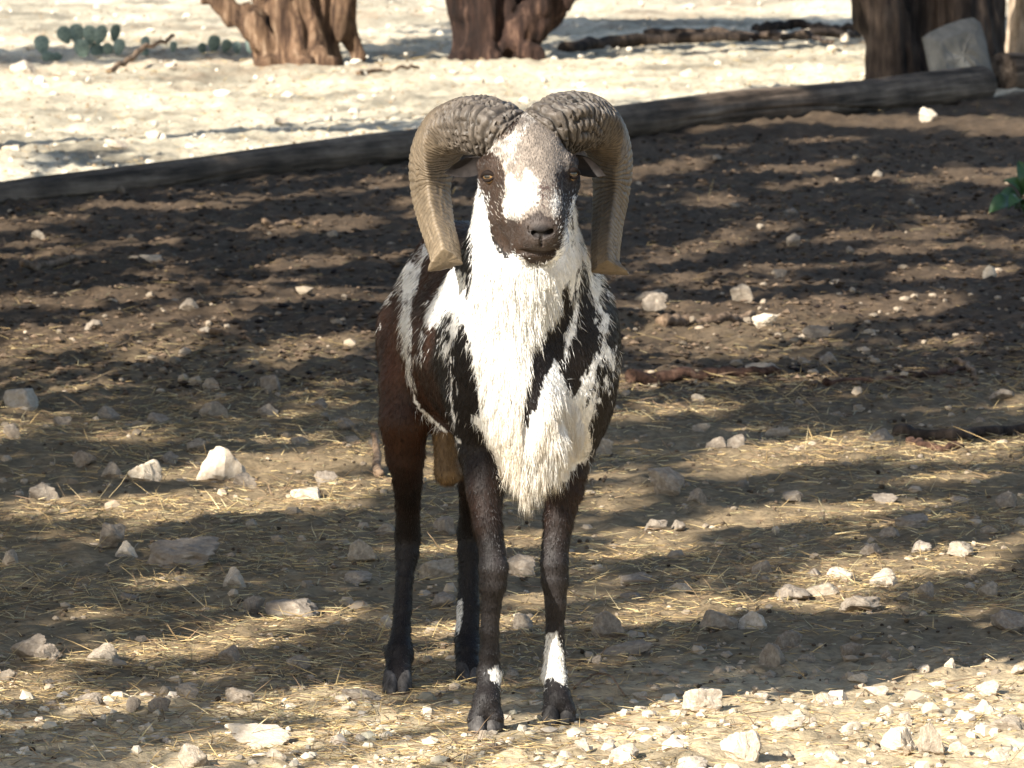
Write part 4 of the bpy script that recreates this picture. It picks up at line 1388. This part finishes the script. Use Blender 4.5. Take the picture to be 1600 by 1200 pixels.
MORE = [(97, 658, 32, 26), (175, 642, 44, 26), (335, 645, 46, 26), (248, 655, 36, 24), (425, 603, 36, 30), (545, 668, 36, 18), (468, 695, 32, 16), (550, 690, 26, 16),
        (130, 730, 36, 26), (295, 489, 30, 16), (320, 523, 30, 16), (145, 522, 30, 16), (490, 885, 24, 16), (200, 938, 30, 14), (15, 880, 34, 32), (12, 1067, 28, 28),
        (140, 1103, 50, 22), (207, 1113, 24, 26), (250, 1117, 36, 22), (293, 1100, 44, 24), (360, 1028, 38, 24), (465, 1037, 38, 24), (82, 1112, 24, 12), (75, 1075, 26, 12),
        (565, 1090, 76, 20), (603, 830, 30, 18), (395, 828, 22, 16), (435, 848, 24, 16), (697, 824, 44, 32), (680, 900, 62, 28), (690, 940, 42, 32), (1090, 780, 32, 22),
        (1275, 900, 32, 22), (1192, 888, 34, 24), (1390, 846, 34, 18), (1365, 868, 42, 20), (1383, 776, 46, 18), (1448, 930, 28, 30), (1410, 942, 22, 14), (1545, 932, 34, 30),
        (1575, 787, 34, 28), (1495, 870, 52, 22), (1120, 697, 36, 22), (1147, 692, 36, 20), (1095, 672, 32, 16), (1215, 670, 42, 20), (1298, 570, 36, 28), (1160, 472, 34, 26),
        (1010, 470, 52, 16), (1190, 583, 50, 14), (1565, 622, 42, 16), (1530, 660, 20, 12), (1340, 640, 16, 12), (1250, 635, 14, 12), (1320, 645, 18, 10), (1090, 625, 22, 14),
        (55, 1108, 20, 10), (20, 690, 30, 22), (385, 760, 40, 26), (310, 705, 36, 20), (262, 720, 34, 22), (175, 745, 34, 24), (415, 640, 40, 24), (330, 605, 28, 20),
        (500, 640, 28, 16), (585, 700, 20, 14), (28, 1110, 26, 14), (800, 1055, 22, 14), (812, 985, 40, 26), (930, 1040, 26, 14), (1000, 905, 60, 24), (940, 705, 40, 26),
        (990, 940, 40, 14), (1060, 930, 44, 16), (1500, 780, 30, 14), (1240, 775, 34, 18), (1545, 840, 30, 14), (1260, 1035, 28, 20), (1330, 1030, 36, 26), (1385, 1035, 18, 16)]
FRONT = [(1000, 1090, 26, 14), (1000, 1112, 20, 10), (1285, 1100, 50, 22), (1540, 1122, 36, 24), (1578, 1150, 60, 26), (1385, 1120, 28, 20), (1415, 1137, 22, 24), (1485, 1052, 18, 16),
         (1490, 1090, 26, 12), (970, 1176, 56, 26), (912, 1170, 26, 20), (1075, 1190, 62, 22), (1340, 1065, 32, 16), (1230, 1145, 60, 26), (1300, 1186, 34, 20), (1465, 1078, 36, 14),
         (1370, 1085, 44, 18), (1330, 1145, 40, 22), (1500, 1180, 36, 22), (1560, 1188, 40, 26), (880, 1182, 30, 16), (640, 1182, 28, 14), (770, 1168, 18, 10), (1190, 1092, 24, 12),
         (1440, 1055, 26, 12), (1590, 1062, 26, 16), (1040, 1150, 26, 14), (1110, 1145, 20, 10), (1265, 1130, 22, 12), (430, 1192, 36, 16), (230, 1150, 24, 14), (560, 1160, 20, 10)]
DARKZ = [(1243, 383, 26, 20), (1220, 435, 22, 14), (1305, 442, 24, 14), (1235, 330, 28, 14), (1370, 280, 18, 12), (60, 375, 22, 14), (70, 306, 18, 10), (190, 300, 16, 10),
         (520, 372, 18, 12), (205, 376, 18, 12), (1120, 250, 14, 10), (1330, 405, 16, 10), (1190, 360, 14, 8), (1425, 322, 14, 10), (1010, 330, 14, 8), (65, 418, 20, 10)]
for a in MORE:
    o = stone(*a, 'smaller grey limestone rock scattered among straw on the dappled ground', 'smaller rocks on the dappled straw ground')
    near_label(o, a[2], 'whitish' if o.data in PALE_ME else 'grey', 'among straw')
for a in FRONT:
    o = stone(*a, 'smaller whitish rock scattered on the sunlit bare dirt in front', 'smaller rocks on the sunlit dirt', SR.random() < 0.75)
    near_label(o, a[2], 'whitish' if o.data in PALE_ME else 'grey', 'on sunlit dirt')
for a in DARKZ:
    o = stone(*a, 'small grey stone scattered on the dark soil near the long pole', 'small stones on the dark soil')
    near_label(o, a[2], 'whitish' if o.data in PALE_ME else 'grey', 'on dark soil')
FARZ = [(1262, 58, 22, 16), (1322, 66, 18, 14), (1225, 55, 14, 12), (40, 108, 46, 24), (268, 107, 20, 9), (238, 220, 24, 14), (360, 228, 26, 10), (180, 236, 40, 12), (20, 240, 36, 14),
        (752, 107, 18, 16), (730, 112, 16, 12), (745, 132, 24, 12), (1075, 118, 34, 16), (1300, 84, 18, 12), (545, 160, 26, 10), (330, 175, 22, 9), (120, 190, 26, 10), (440, 196, 26, 9)]
for a in FARZ:
    o = stone(*a, 'small white stone on the bright ground beyond the long pole', 'white stones beyond the pole', True)
    near_label(o, a[2], 'whitish' if o.data in PALE_ME else 'grey', 'beyond the pole')

# slab leaning on the dark trunk
def slab():
    Y0 = G(1500, 146)[1]
    out = [(1441, 58), (1452, 50), (1478, 38), (1500, 31), (1520, 27), (1532, 36), (1540, 62), (1546, 92), (1553, 118), (1556, 138), (1552, 148), (1536, 148), (1500, 146), (1462, 142), (1452, 110), (1446, 80)]
    P = []
    for a, b in out:
        top = (148 - b) / 120.0
        P.append(W(a, b, Y0 + 0.0 + 0.10 * top))
    P = np.array(P)
    n = len(P)
    c = P.mean(0)
    nrm = np.array([0.12, -0.95, 0.28])
    th = 0.055
    rings = [P + (c - P) * 0.10 - nrm * -th * 0.5, P + (c - P) * 0.02 + nrm * th * 0.28, P - nrm * th * 0.25, P + (c - P) * 0.08 - nrm * th * 0.6]
    rings[0] = P + (c - P) * 0.12 + nrm * th * 0.5
    fr = [rings[0]]
    V = list(rings[1]) + list(rings[2]) + list(rings[3])
    F = []
    for k in range(2):
        for i in range(n):
            F.append((k * n + i, k * n + (i + 1) % n, (k + 1) * n + (i + 1) % n, (k + 1) * n + i))
    # front face as shrinking rings with relief
    prev = 0
    base = np.array(rings[0])
    off = len(V)
    r = np.random.default_rng(5)
    V += list(base)
    for i in range(n):
        F.append((off + i, off + (i + 1) % n, (i + 1) % n, i))
    for q in (0.66, 0.36, 0.12):
        cur = len(V)
        ring = c + nrm * th * 0.55 + (base - c) * q
        ring = ring + nrm * r.uniform(-0.008, 0.012, (n, 1))
        V += list(ring)
        for i in range(n):
            F.append((cur + i, cur + (i + 1) % n, off + (i + 1) % n, off + i))
        off = cur
    V.append(c + nrm * th * 0.58)
    for i in range(n):
        F.append((len(V) - 1, off + (i + 1) % n, off + i, off + i))
    V.append(c - nrm * th * 0.6)
    for i in range(n):
        F.append((len(V) - 1, 2 * n + i, 2 * n + (i + 1) % n, 2 * n + (i + 1) % n))
    V = np.array(V)
    V[:, 2] = np.maximum(V[:, 2], -0.03)
    o = np.array([c[0], c[1], 0])
    m = stone_mat('grey_slab', (0.10, 0.104, 0.098), (0.17, 0.172, 0.162), (0.25, 0.248, 0.23))
    for nd in m.node_tree.nodes:
        if nd.type == 'TEX_NOISE': nd.inputs['Scale'].default_value *= 3.5
        if nd.type == 'BUMP': nd.inputs['Distance'].default_value = 0.012
    ob = obj('stone_slab', mesh_np('stone_slab', V - o, quads_to_tris(np.array(F)), m, smooth=False), None, 'big grey stone slab leaning against the dark double trunk', 'rock')
    ob.location = o
slab()

# ------------------------------------------------------------------ prickly pears and the broad-leaved plant
def pad_mesh(i):
    V, F = uv_sphere(1.0, 18, 12)
    z = V[:, 2]
    w = 0.78 + 0.22 * z
    V = np.stack([V[:, 0] * w, V[:, 1] * 0.16, z], 1)
    V += 0.03 * np.stack([noise(V[:, 0] * 3, V[:, 2] * 3, seed=500 + i + k) for k in range(3)], 1)
    V[:, 2] += 1.0
    return mesh_np('pad', V, quads_to_tris(F), M_CACTUS)
PADS = [pad_mesh(i) for i in range(4)]
def cactus(pads, label, base_py=100):
    cx = np.mean([p[0] for p in pads])
    g0 = G(cx, base_py)
    t = empty('prickly_pear_cactus', (g0[0], g0[1], 0), label, 'cactus', 'prickly pear clumps by the pale trunk')
    r = np.random.default_rng(int(cx))
    for (px, pb, w, h, tilt, dy) in pads:
        p = W(px, pb, g0[1] + dy)
        s = mpp(g0[1])
        o = obj('pad', PADS[r.integers(4)], t)
        o.matrix_parent_inverse = Matrix.Identity(4)
        o.location = (p[0] - g0[0], p[1] - g0[1], max(p[2], -0.01))
        o.scale = (w * s * 0.5 / 0.85, w * s * 0.5, h * s * 0.5)
        o.rotation_euler = (r.uniform(-.25, .25), tilt, r.uniform(-.6, .6))
cactus([(68, 84, 26, 30, -.15, 0), (74, 100, 28, 20, .2, -.05), (84, 98, 18, 18, .5, 0)], 'small prickly pear clump with one upright dark pad', 99)
cactus([(108, 68, 24, 30, -.5, 0), (122, 70, 26, 34, -.1, .05), (140, 72, 26, 34, .1, 0), (152, 70, 22, 32, .3, -.05), (178, 66, 20, 30, 0, .05), (184, 86, 20, 26, .15, -.05), (130, 92, 30, 32, 0, 0), (172, 88, 18, 22, -.2, 0), (150, 94, 26, 28, .2, 0)],
       'largest prickly pear clump with many blue-green pads', 94)
cactus([(226, 78, 16, 22, 0, 0), (270, 82, 12, 18, .1, 0), (224, 88, 16, 14, .3, 0)], 'low sparse prickly pear clump behind the bare stick', 90)
cactus([(333, 82, 22, 28, .1, 0), (318, 84, 16, 18, -.3, 0), (350, 82, 18, 22, .3, 0), (390, 84, 18, 32, 0, .05), (372, 84, 16, 20, -.2, .05)], 'prickly pear clump growing against the pale juniper trunk', 88)

def broad_plant():
    g0 = G(1606, 338)
    t = empty('broadleaf_plant', (g0[0], g0[1], 0), 'green broad-leaved plant growing on the dark shaded soil', 'plant')
    base = np.array([g0[0], g0[1], 0.0])
    tips = [((1546, 335), 0.045, -.05), ((1556, 316), .04, .05), ((1566, 284), .032, 0), ((1590, 252), .03, .03), ((1575, 328), .03, -.1), ((1640, 300), .035, 0), ((1620, 255), .03, .05), ((1650, 330), .035, -.05)]
    st = []
    for (tp, hw, dy) in tips:
        tip = W(tp[0], tp[1], g0[1] + dy)
        start = base + (tip - base) * 0.28 + [0, 0, 0.03]
        nu = 12
        V, F = [], []
        ax = tip - start
        side = np.cross(ax, [0, -0.5, 0.9])
        side /= np.linalg.norm(side)
        up = np.cross(side, ax)
        up /= np.linalg.norm(up)
        for lay in (0, 1):
            for i in range(nu + 1):
                u = i / nu
                w = hw * math.sin(math.pi * min(1, u * 0.93 + 0.05)) ** 0.8
                for s in (-1, -.5, 0, .5, 1):
                    V.append(start + ax * u + side * w * s + up * (0.035 * math.sin(math.pi * u) + 0.012 * abs(s) - lay * 0.002))
        o = (nu + 1) * 5
        for i in range(nu):
            for j in range(4):
                q = (i * 5 + j, i * 5 + j + 1, i * 5 + j + 6, i * 5 + j + 5)
                F.append(q)
                F.append(tuple(o + k for k in q[::-1]))
        obj('leaf', mesh_np('leaf', np.array(V), np.array(F), M_PLANT), t)
        st.append(tube(catmull([base + [0, 0, -0.02], (base + start) / 2 + [0, 0, 0.015], start + ax * 0.1], 8), 0.004, 6))
    V, F = merge(st)
    obj('stem', mesh_np('stem', V, F, M_PLANT), t)
broad_plant()

# ------------------------------------------------------------------ litter: straw, gravel, droppings
def scatter(n, yb, xpad=220, world=0.5):
    """ground points in the strip the photo shows, partly even in the picture, partly even on the ground"""
    n = int(n * 1.19)
    m = int(n * world)
    py = rng.uniform(yb[0], yb[1], n - m)
    Ya = G(800, yb[1])[1]
    Yb = G(800, yb[0])[1]
    y1 = -CAM_D + CAM_H * FPX / (py + 450.0)
    y2 = rng.uniform(Ya, Yb, m)
    y = np.concatenate([y1, y2])
    x = rng.uniform(-1, 1, n) * (800 + xpad) * (y + CAM_D) / FPX
    return x, y

def build_straw():
    x1, y1 = scatter(60000, (540, 1215), world=0.25)
    x2, y2 = scatter(12000, (300, 640), world=0.5)
    x3, y3 = scatter(5000, (60, 330), world=0.6)
    x = np.concatenate([x1, x2, x3])
    y = np.concatenate([y1, y2, y3])
    dens = fbm(x * 2.2, y * 1.3, oct=3, seed=91)
    keep = rng.random(len(x)) < np.clip(0.62 + 1.3 * dens, 0.12, 1)
    bare = (y < 0.5) & (x > 0.0)
    keep &= ~(bare & (rng.random(len(x)) < 0.3))
    keep &= ~((y > 8) & (log_side(x, y) < 0) & (rng.random(len(x)) < 0.6))
    x, y = x[keep], y[keep]
    n = len(x)
    L = rng.gamma(2.2, 0.011, n) + 0.009
    L = np.clip(L, 0.012, 0.14) * (1 + 0.02 * np.clip(y, 0, 30))
    wd = rng.uniform(0.0006, 0.0014, n) * (1 + 0.035 * np.clip(y, 0, 40))
    az = rng.uniform(0, 2 * np.pi, n)
    tilt = np.abs(rng.normal(0, 0.14, n)) + 0.01
    big = rng.random(n) < 0.05
    tilt = np.where(big, rng.uniform(0.3, 1.0, n), tilt)
    d = np.stack([np.cos(az) * np.cos(tilt), np.sin(az) * np.cos(tilt), np.sin(tilt)], 1)
    P = np.stack([x, y, gh(x, y) + rng.uniform(0.0, 0.006, n)], 1)
    pal = np.array([[0.50, 0.37, 0.17], [0.42, 0.29, 0.13], [0.58, 0.46, 0.25], [0.28, 0.19, 0.10], [0.20, 0.13, 0.075], [0.36, 0.31, 0.17]])
    c = pal[rng.choice(6, n, p=[.19, .20, .10, .22, .20, .09])] * rng.uniform(0.72, 1.25, (n, 1))
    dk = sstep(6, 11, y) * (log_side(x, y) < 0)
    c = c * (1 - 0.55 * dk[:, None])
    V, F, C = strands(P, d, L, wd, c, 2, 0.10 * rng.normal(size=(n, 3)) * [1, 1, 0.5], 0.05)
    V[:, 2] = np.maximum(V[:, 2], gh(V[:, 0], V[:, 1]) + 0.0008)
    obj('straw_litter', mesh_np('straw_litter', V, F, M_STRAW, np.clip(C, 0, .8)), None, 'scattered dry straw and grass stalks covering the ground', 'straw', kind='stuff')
build_straw()

ICO_V = []
ph = (1 + 5 ** .5) / 2
for a, b in ((1, ph), (-1, ph), (1, -ph), (-1, -ph)):
    ICO_V += [(0, a, b), (a, b, 0), (b, 0, a)]
ICO_V = np.array(ICO_V, float) / math.hypot(1, ph)
ICO_F = []
for i in range(12):
    for j in range(i + 1, 12):
        for k in range(j + 1, 12):
            p, q, r = ICO_V[i], ICO_V[j], ICO_V[k]
            if max(np.linalg.norm(p - q), np.linalg.norm(q - r), np.linalg.norm(p - r)) < 1.06:
                ICO_F.append((i, j, k) if np.dot(np.cross(q - p, r - p), p + q + r) > 0 else (i, k, j))
ICO_F = np.array(ICO_F)

OCT_V = np.array([(1, 0, 0), (0, 1, 0), (-1, 0, 0), (0, -1, 0), (0, 0, 1), (0, 0, -1)], float)
OCT_F = np.array([(0, 1, 4), (1, 2, 4), (2, 3, 4), (3, 0, 4), (1, 0, 5), (2, 1, 5), (3, 2, 5), (0, 3, 5)])
def bits(x, y, r, flat, col, sinkf, SV=None, SF=None):
    n = len(x)
    SV = ICO_V if SV is None else SV
    SF = ICO_F if SF is None else SF
    kv = len(SV)
    J = SV[None] * rng.uniform(0.76, 1.15, (n, kv, 1))
    a = rng.uniform(0, 2 * np.pi, n)
    sx, sy = rng.uniform(0.7, 1.3, n), rng.uniform(0.7, 1.2, n)
    X = J[..., 0] * sx[:, None]
    Yv = J[..., 1] * sy[:, None]
    xx = X * np.cos(a)[:, None] - Yv * np.sin(a)[:, None]
    yy = X * np.sin(a)[:, None] + Yv * np.cos(a)[:, None]
    zz = J[..., 2] * flat[:, None]
    P = np.stack([x[:, None] + xx * r[:, None], y[:, None] + yy * r[:, None], gh(x, y)[:, None] + (zz + sinkf * flat[:, None]) * r[:, None]], -1)
    F = (SF[None] + (np.arange(n) * kv)[:, None, None]).reshape(-1, 3)
    return P.reshape(-1, 3), F, np.repeat(col, kv, 0)

def build_gravel():
    x1, y1 = scatter(1100, (1030, 1215), world=0.3)
    x2, y2 = scatter(1500, (470, 1060), world=0.3)
    x3, y3 = scatter(160, (230, 480), world=0.5)
    x4, y4 = scatter(800, (4, 300), world=0.5)
    k4 = log_side(x4, y4) > 0.1
    x4, y4 = x4[k4], y4[k4]
    k3 = log_side(x3, y3) < -0.15
    x3, y3 = x3[k3], y3[k3]
    x = np.concatenate([x1, x2, x3, x4])
    y = np.concatenate([y1, y2, y3, y4])
    n = len(x)
    r = np.clip(rng.gamma(1.6, 0.0036, n) + 0.0025, 0, 0.024)
    r = r * np.where(log_side(x, y) > 0, 1.7, 1.0 + 0.03 * np.clip(y, 0, 20))
    far = log_side(x, y) > 0
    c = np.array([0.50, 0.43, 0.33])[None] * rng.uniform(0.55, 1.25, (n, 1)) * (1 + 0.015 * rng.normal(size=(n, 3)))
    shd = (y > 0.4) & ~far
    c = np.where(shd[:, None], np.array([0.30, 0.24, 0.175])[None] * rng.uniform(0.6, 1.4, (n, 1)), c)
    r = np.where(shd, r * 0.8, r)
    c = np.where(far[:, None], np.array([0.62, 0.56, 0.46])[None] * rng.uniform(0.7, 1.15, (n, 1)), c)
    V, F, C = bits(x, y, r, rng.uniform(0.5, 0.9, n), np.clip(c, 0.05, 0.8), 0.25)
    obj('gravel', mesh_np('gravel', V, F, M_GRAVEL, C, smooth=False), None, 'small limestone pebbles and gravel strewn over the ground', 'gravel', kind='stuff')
    # bark flakes and mulch on the dark soil
    x, y = scatter(15000, (215, 620), world=0.5)
    k = log_side(x, y) < -0.1
    x, y = x[k], y[k]
    n = len(x)
    r = rng.uniform(0.004, 0.018, n)
    c = np.array([0.068, 0.047, 0.031])[None] * rng.uniform(0.25, 2.3, (n, 1)) ** 1.2
    V, F, C = bits(x, y, r, rng.uniform(0.15, 0.6, n), np.clip(c, 0.01, 0.3), 0.4, OCT_V, OCT_F)
    obj('mulch', mesh_np('mulch', V, F, M_GRAVEL, C, smooth=False), None, 'brown bark flakes and mulch on the dark soil', 'mulch', kind='stuff')
    # litter on the bright ground beyond the pole
    x, y = scatter(5200, (4, 300), world=0.5)
    k = log_side(x, y) > 0.1
    x, y = x[k], y[k]
    n = len(x)
    r = rng.uniform(0.004, 0.012, n)
    c = np.array([0.24, 0.17, 0.10])[None] * rng.uniform(0.4, 1.6, (n, 1))
    V, F, C = bits(x, y, r, rng.uniform(0.2, 0.7, n), np.clip(c, 0.01, 0.5), 0.4, OCT_V, OCT_F)
    obj('leaf_litter', mesh_np('leaf_litter', V, F, M_GRAVEL, C, smooth=False), None, 'brown needles and leaf litter on the bright ground beyond the pole', 'litter', kind='stuff')
    # dark clods and droppings
    x, y = scatter(1700, (330, 1210), world=0.3)
    k = ~((y < 0.4) & (rng.random(len(x)) < 0.5))
    x, y = x[k], y[k]
    n = len(x)
    r = rng.uniform(0.0025, 0.0065, n) * (1 + 0.03 * np.clip(y, 0, 20))
    c = np.array([0.075, 0.054, 0.037])[None] * rng.uniform(0.5, 2.2, (n, 1))
    V, F, C = bits(x, y, r, rng.uniform(0.6, 0.95, n), c, 0.5)
    obj('soil_clods', mesh_np('soil_clods', V, F, M_GROUND, C), None, 'dark crumbs of soil and droppings strewn over the ground', 'soil', kind='stuff')
build_gravel()

# ------------------------------------------------------------------ shade trees beside the photographer: real crowns whose gaps make the dapples
LIT = [(176, 323, 450, 314, 9), (412, 372, 600, 345, 13), (0, 390, 110, 382, 6), (205, 412, 290, 408, 6), (412, 424, 600, 400, 13), (0, 482, 55, 474, 8), (375, 462, 450, 455, 6),
       (0, 548, 375, 505, 17), (412, 566, 600, 538, 14), (170, 566, 300, 550, 9), (0, 600, 95, 574, 10), (50, 622, 200, 606, 11), (-20, 648, 75, 605, 22), (165, 703, 265, 690, 8),
       (-20, 700, 60, 684, 9), (330, 752, 610, 712, 15), (0, 812, 190, 790, 17), (185, 808, 620, 765, 20), (160, 1024, 420, 998, 10), (330, 992, 600, 960, 9), (-20, 1084, 130, 1058, 14),
       (125, 1120, 265, 1098, 13), (330, 1118, 620, 1088, 18), (600, 745, 760, 735, 12), (200, 920, 330, 905, 8), (640, 860, 720, 850, 10), (780, 845, 860, 838, 12), (640, 1000, 860, 975, 10),
       (1071, 325, 1180, 316, 7), (1080, 210, 1200, 200, 5), (1220, 225, 1360, 216, 5), (1430, 350, 1560, 340, 7), (1100, 240, 1180, 234, 5), (1180, 275, 1350, 262, 6), (1430, 300, 1580, 290, 6), (1500, 215, 1600, 208, 6), (1000, 424, 1210, 362, 13), (1280, 378, 1525, 366, 8),
       (1340, 398, 1610, 386, 7), (1400, 442, 1610, 424, 11), (1260, 494, 1525, 474, 10), (985, 540, 1320, 494, 25), (1430, 545, 1550, 534, 7), (990, 650, 1150, 636, 8),
       (1090, 730, 1380, 698, 18), (1440, 715, 1620, 696, 12), (1066, 822, 1300, 796, 12), (915, 870, 1080, 838, 13), (895, 788, 1010, 770, 12), (1290, 802, 1450, 786, 9),
       (1240, 918, 1480, 888, 19), (1425, 890, 1620, 866, 13), (1200, 962, 1390, 935, 14), (960, 975, 1160, 945, 12), (895, 1056, 1130, 1035, 10), (620, 320, 700, 312, 6), (1560, 640, 1640, 630, 8)]

FARSHADE = [(-40, 92, 430, 82, 13), (550, 82, 725, 72, 11), (60, 258, 660, 226, 11), (890, 52, 1340, 44, 14)]
def is_lit(X, Y):
    P = np.stack([X, Y, 0 * X], 1)
    px, py = PROJ(P)
    py = py + 5 * noise(px * 0.03, py * 0.05, seed=95) + 2.5 * noise(px * .09, py * .1, seed=96)
    lit = np.zeros(len(X), bool)
    for x0, y0, x1, y1, th in LIT:
        t = (px - x0) / (x1 - x0)
        ends = np.clip(np.minimum(t, 1 - t) * 7 + 0.35, 0, 1)
        lit |= (t > -0.04) & (t < 1.04) & (np.abs(py - (y0 + (y1 - y0) * t)) < th * ends * np.where(py < 470, 0.95, 1.4))
    edge = np.where(px > 880, 1118 - (px - 880) * 0.115, np.where(px > 560, 1112, 1112 + (560 - px) * 0.22))
    lit |= py > edge
    st = noise(px * 0.006 + 3.1, (py + 0.12 * px) * (0.075 + 12.0 / np.maximum(py + 450, 200)), seed=97) + 0.35 * noise(px * 0.02, (py + 0.12 * px) * 0.12, seed=98)
    st2 = noise(px * 0.005 + 7.7, (py + 0.11 * px) * 0.085, seed=197) + 0.4 * noise(px * 0.016, (py + 0.11 * px) * 0.16, seed=198)
    lit |= (st2 > 0.50) & (py > 225) & (py < 500)
    lit |= (st > np.where(py > 440, 0.68, 9.0)) & (py > 215)
    c = -SUN_AZ[1] * X + SUN_AZ[0] * Y
    s = -SUN_AZ[0] * X - SUN_AZ[1] * Y
    beyond = (c > -14.5) & (c < -13.55) & (s > 21.2) & (s < 23.4)
    for x0, y0, x1, y1, th in FARSHADE:
        t = (px - x0) / (x1 - x0)
        beyond |= (t > 0) & (t < 1) & (np.abs(py - (y0 + (y1 - y0) * t)) < th)
    lit |= (log_side(X, Y) > 0.3) & ~beyond
    lit &= ~((c > -0.75) & (c < -0.10) & (s > 0.5) & (s < 1.9) & (py > 930))
    # where the ram itself stands in the sun
    lit |= (c > -0.02) & (c < 0.34) & (s > -0.4) & (s < 2.3)
    lit |= (c > -0.22) & (c <= -0.02) & (s > 1.28) & (s < 2.25)
    return lit

SHADE = [(-3.7, -5.4), (-4.2, -0.6), (-3.6, 4.4), (-4.2, 9.2), (-3.7, 13.8), (-3.6, 18.4), (-6.8, 23.6)]
COFF = [(0, 0, 3.2), (0, 0, 3.2), (0, 0, 3.2), (0, 0, 3.2), (0, 0, 3.2), (1.1, 2.0, 4.4), (0.4, 0.4, 4.1)]
CR = np.array([3.0, 3.3, 1.15])
def build_shade():
    gx_, gy_ = np.meshgrid(np.arange(-6, 6.5, 0.13), np.arange(-1.2, 36.5, 0.21))
    X = gx_.ravel() + rng.uniform(-.06, .06, gx_.size)
    Y = gy_.ravel() + rng.uniform(-.10, .10, gy_.size)
    k = np.abs(X) < 1.25 * 800 * (Y + CAM_D) / FPX + 0.35
    X, Y = X[k], Y[k]
    k = ~is_lit(X, Y)
    X, Y = X[k], Y[k]
    up = np.array([SUN_AZ[0], SUN_AZ[1], TAN_EL])
    own = [[] for _ in SHADE]
    cen = np.array([(a + o[0], b + o[1], o[2]) for (a, b), o in zip(SHADE, COFF)])
    for rep in range(3):
        P = np.stack([X, Y, 0 * X], 1)
        best = np.full(len(X), -1)
        tt = np.zeros(len(X))
        sc = np.full(len(X), -1.0)
        for i, c in enumerate(cen):
            o = (P - c) / CR
            d = up / CR
            A = d @ d
            B = o @ d
            Cc = (o * o).sum(1) - 1
            disc = B * B - A * Cc
            ok = disc > 0
            sq = np.sqrt(np.maximum(disc, 0))
            t = (-B + rng.uniform(-0.85, 0.85, len(X)) * sq) / A
            score = np.where(ok, sq * rng.uniform(0.5, 1.0, len(X)), -1)
            b = score > sc
            best[b] = i
            tt[b] = t[b]
            sc[b] = score[b]
        C = P + up * tt[:, None]
        for i in range(len(cen)):
            own[i].append(C[(best == i) & (sc > 0)])
    names = ['leafy shade tree standing nearest the photographer\'s side of the yard', 'leafy shade tree, second along the yard edge', 'leafy shade tree, third along the yard edge',
             'leafy shade tree, fourth along the yard edge', 'leafy shade tree near the low end of the pole', 'leafy shade tree beyond the low end of the pole', 'leafy shade tree standing far behind the pole near the cactus pads']
    for i, (bx, by) in enumerate(SHADE):
        C = np.vstack(own[i])
        t = empty('shade_tree', (bx, by, 0), names[i], 'tree', 'shade trees along the yard edge')
        base = np.array([bx, by, 0.0])
        fork = base + [0.1, 0.1, 1.9]
        cones = [(base + [0, 0, -.1], base + [0.05, 0.02, 1.0], 0.19, 0.14), (base + [.05, .02, 1.0], fork, 0.14, 0.12), (base + [0, 0, .1], base + [.25, .1, -.08], .1, .06), (base + [0, 0, .1], base + [-.2, -.15, -.08], .1, .06)]
        obj('trunk', trunk_mesh('trunk', cones, 0.03, M_DARKBARK, 0.015, 400 + i), t)
        if len(C) == 0:
            C = cen[i] + rng.normal(size=(200, 3)) * CR * 0.45
        # limbs run to clump centres, so twigs and leaves hang together
        parts = []
        sel = rng.choice(len(C), min(18, len(C)), replace=False)
        for e in C[sel]:
            mid = fork * 0.5 + e * 0.5 + rng.normal(size=3) * 0.2
            parts.append(tube(catmull([fork - [0, 0, .1], mid, e], 12), np.linspace(0.035, 0.005, 12), 6))
        V, F = merge(parts)
        obj('limb', mesh_np('limbs', V, F, M_DARKBARK), t, kind='stuff')
        V, F = leaf_cloud(C, rng.uniform(0.08, 0.14, len(C)), 15, 0.060, 600 + i)
        ctr = V.reshape(-1, 4, 3).mean(1)
        hit = ctr - up * (ctr[:, 2] / TAN_EL)[:, None]
        ok = ~is_lit(hit[:, 0], hit[:, 1])
        V = V.reshape(-1, 4, 3)[ok].reshape(-1, 3)
        F = np.arange(len(V)).reshape(-1, 4)
        obj('crown', mesh_np('crown', V, F, M_LEAF), t)
build_shade()
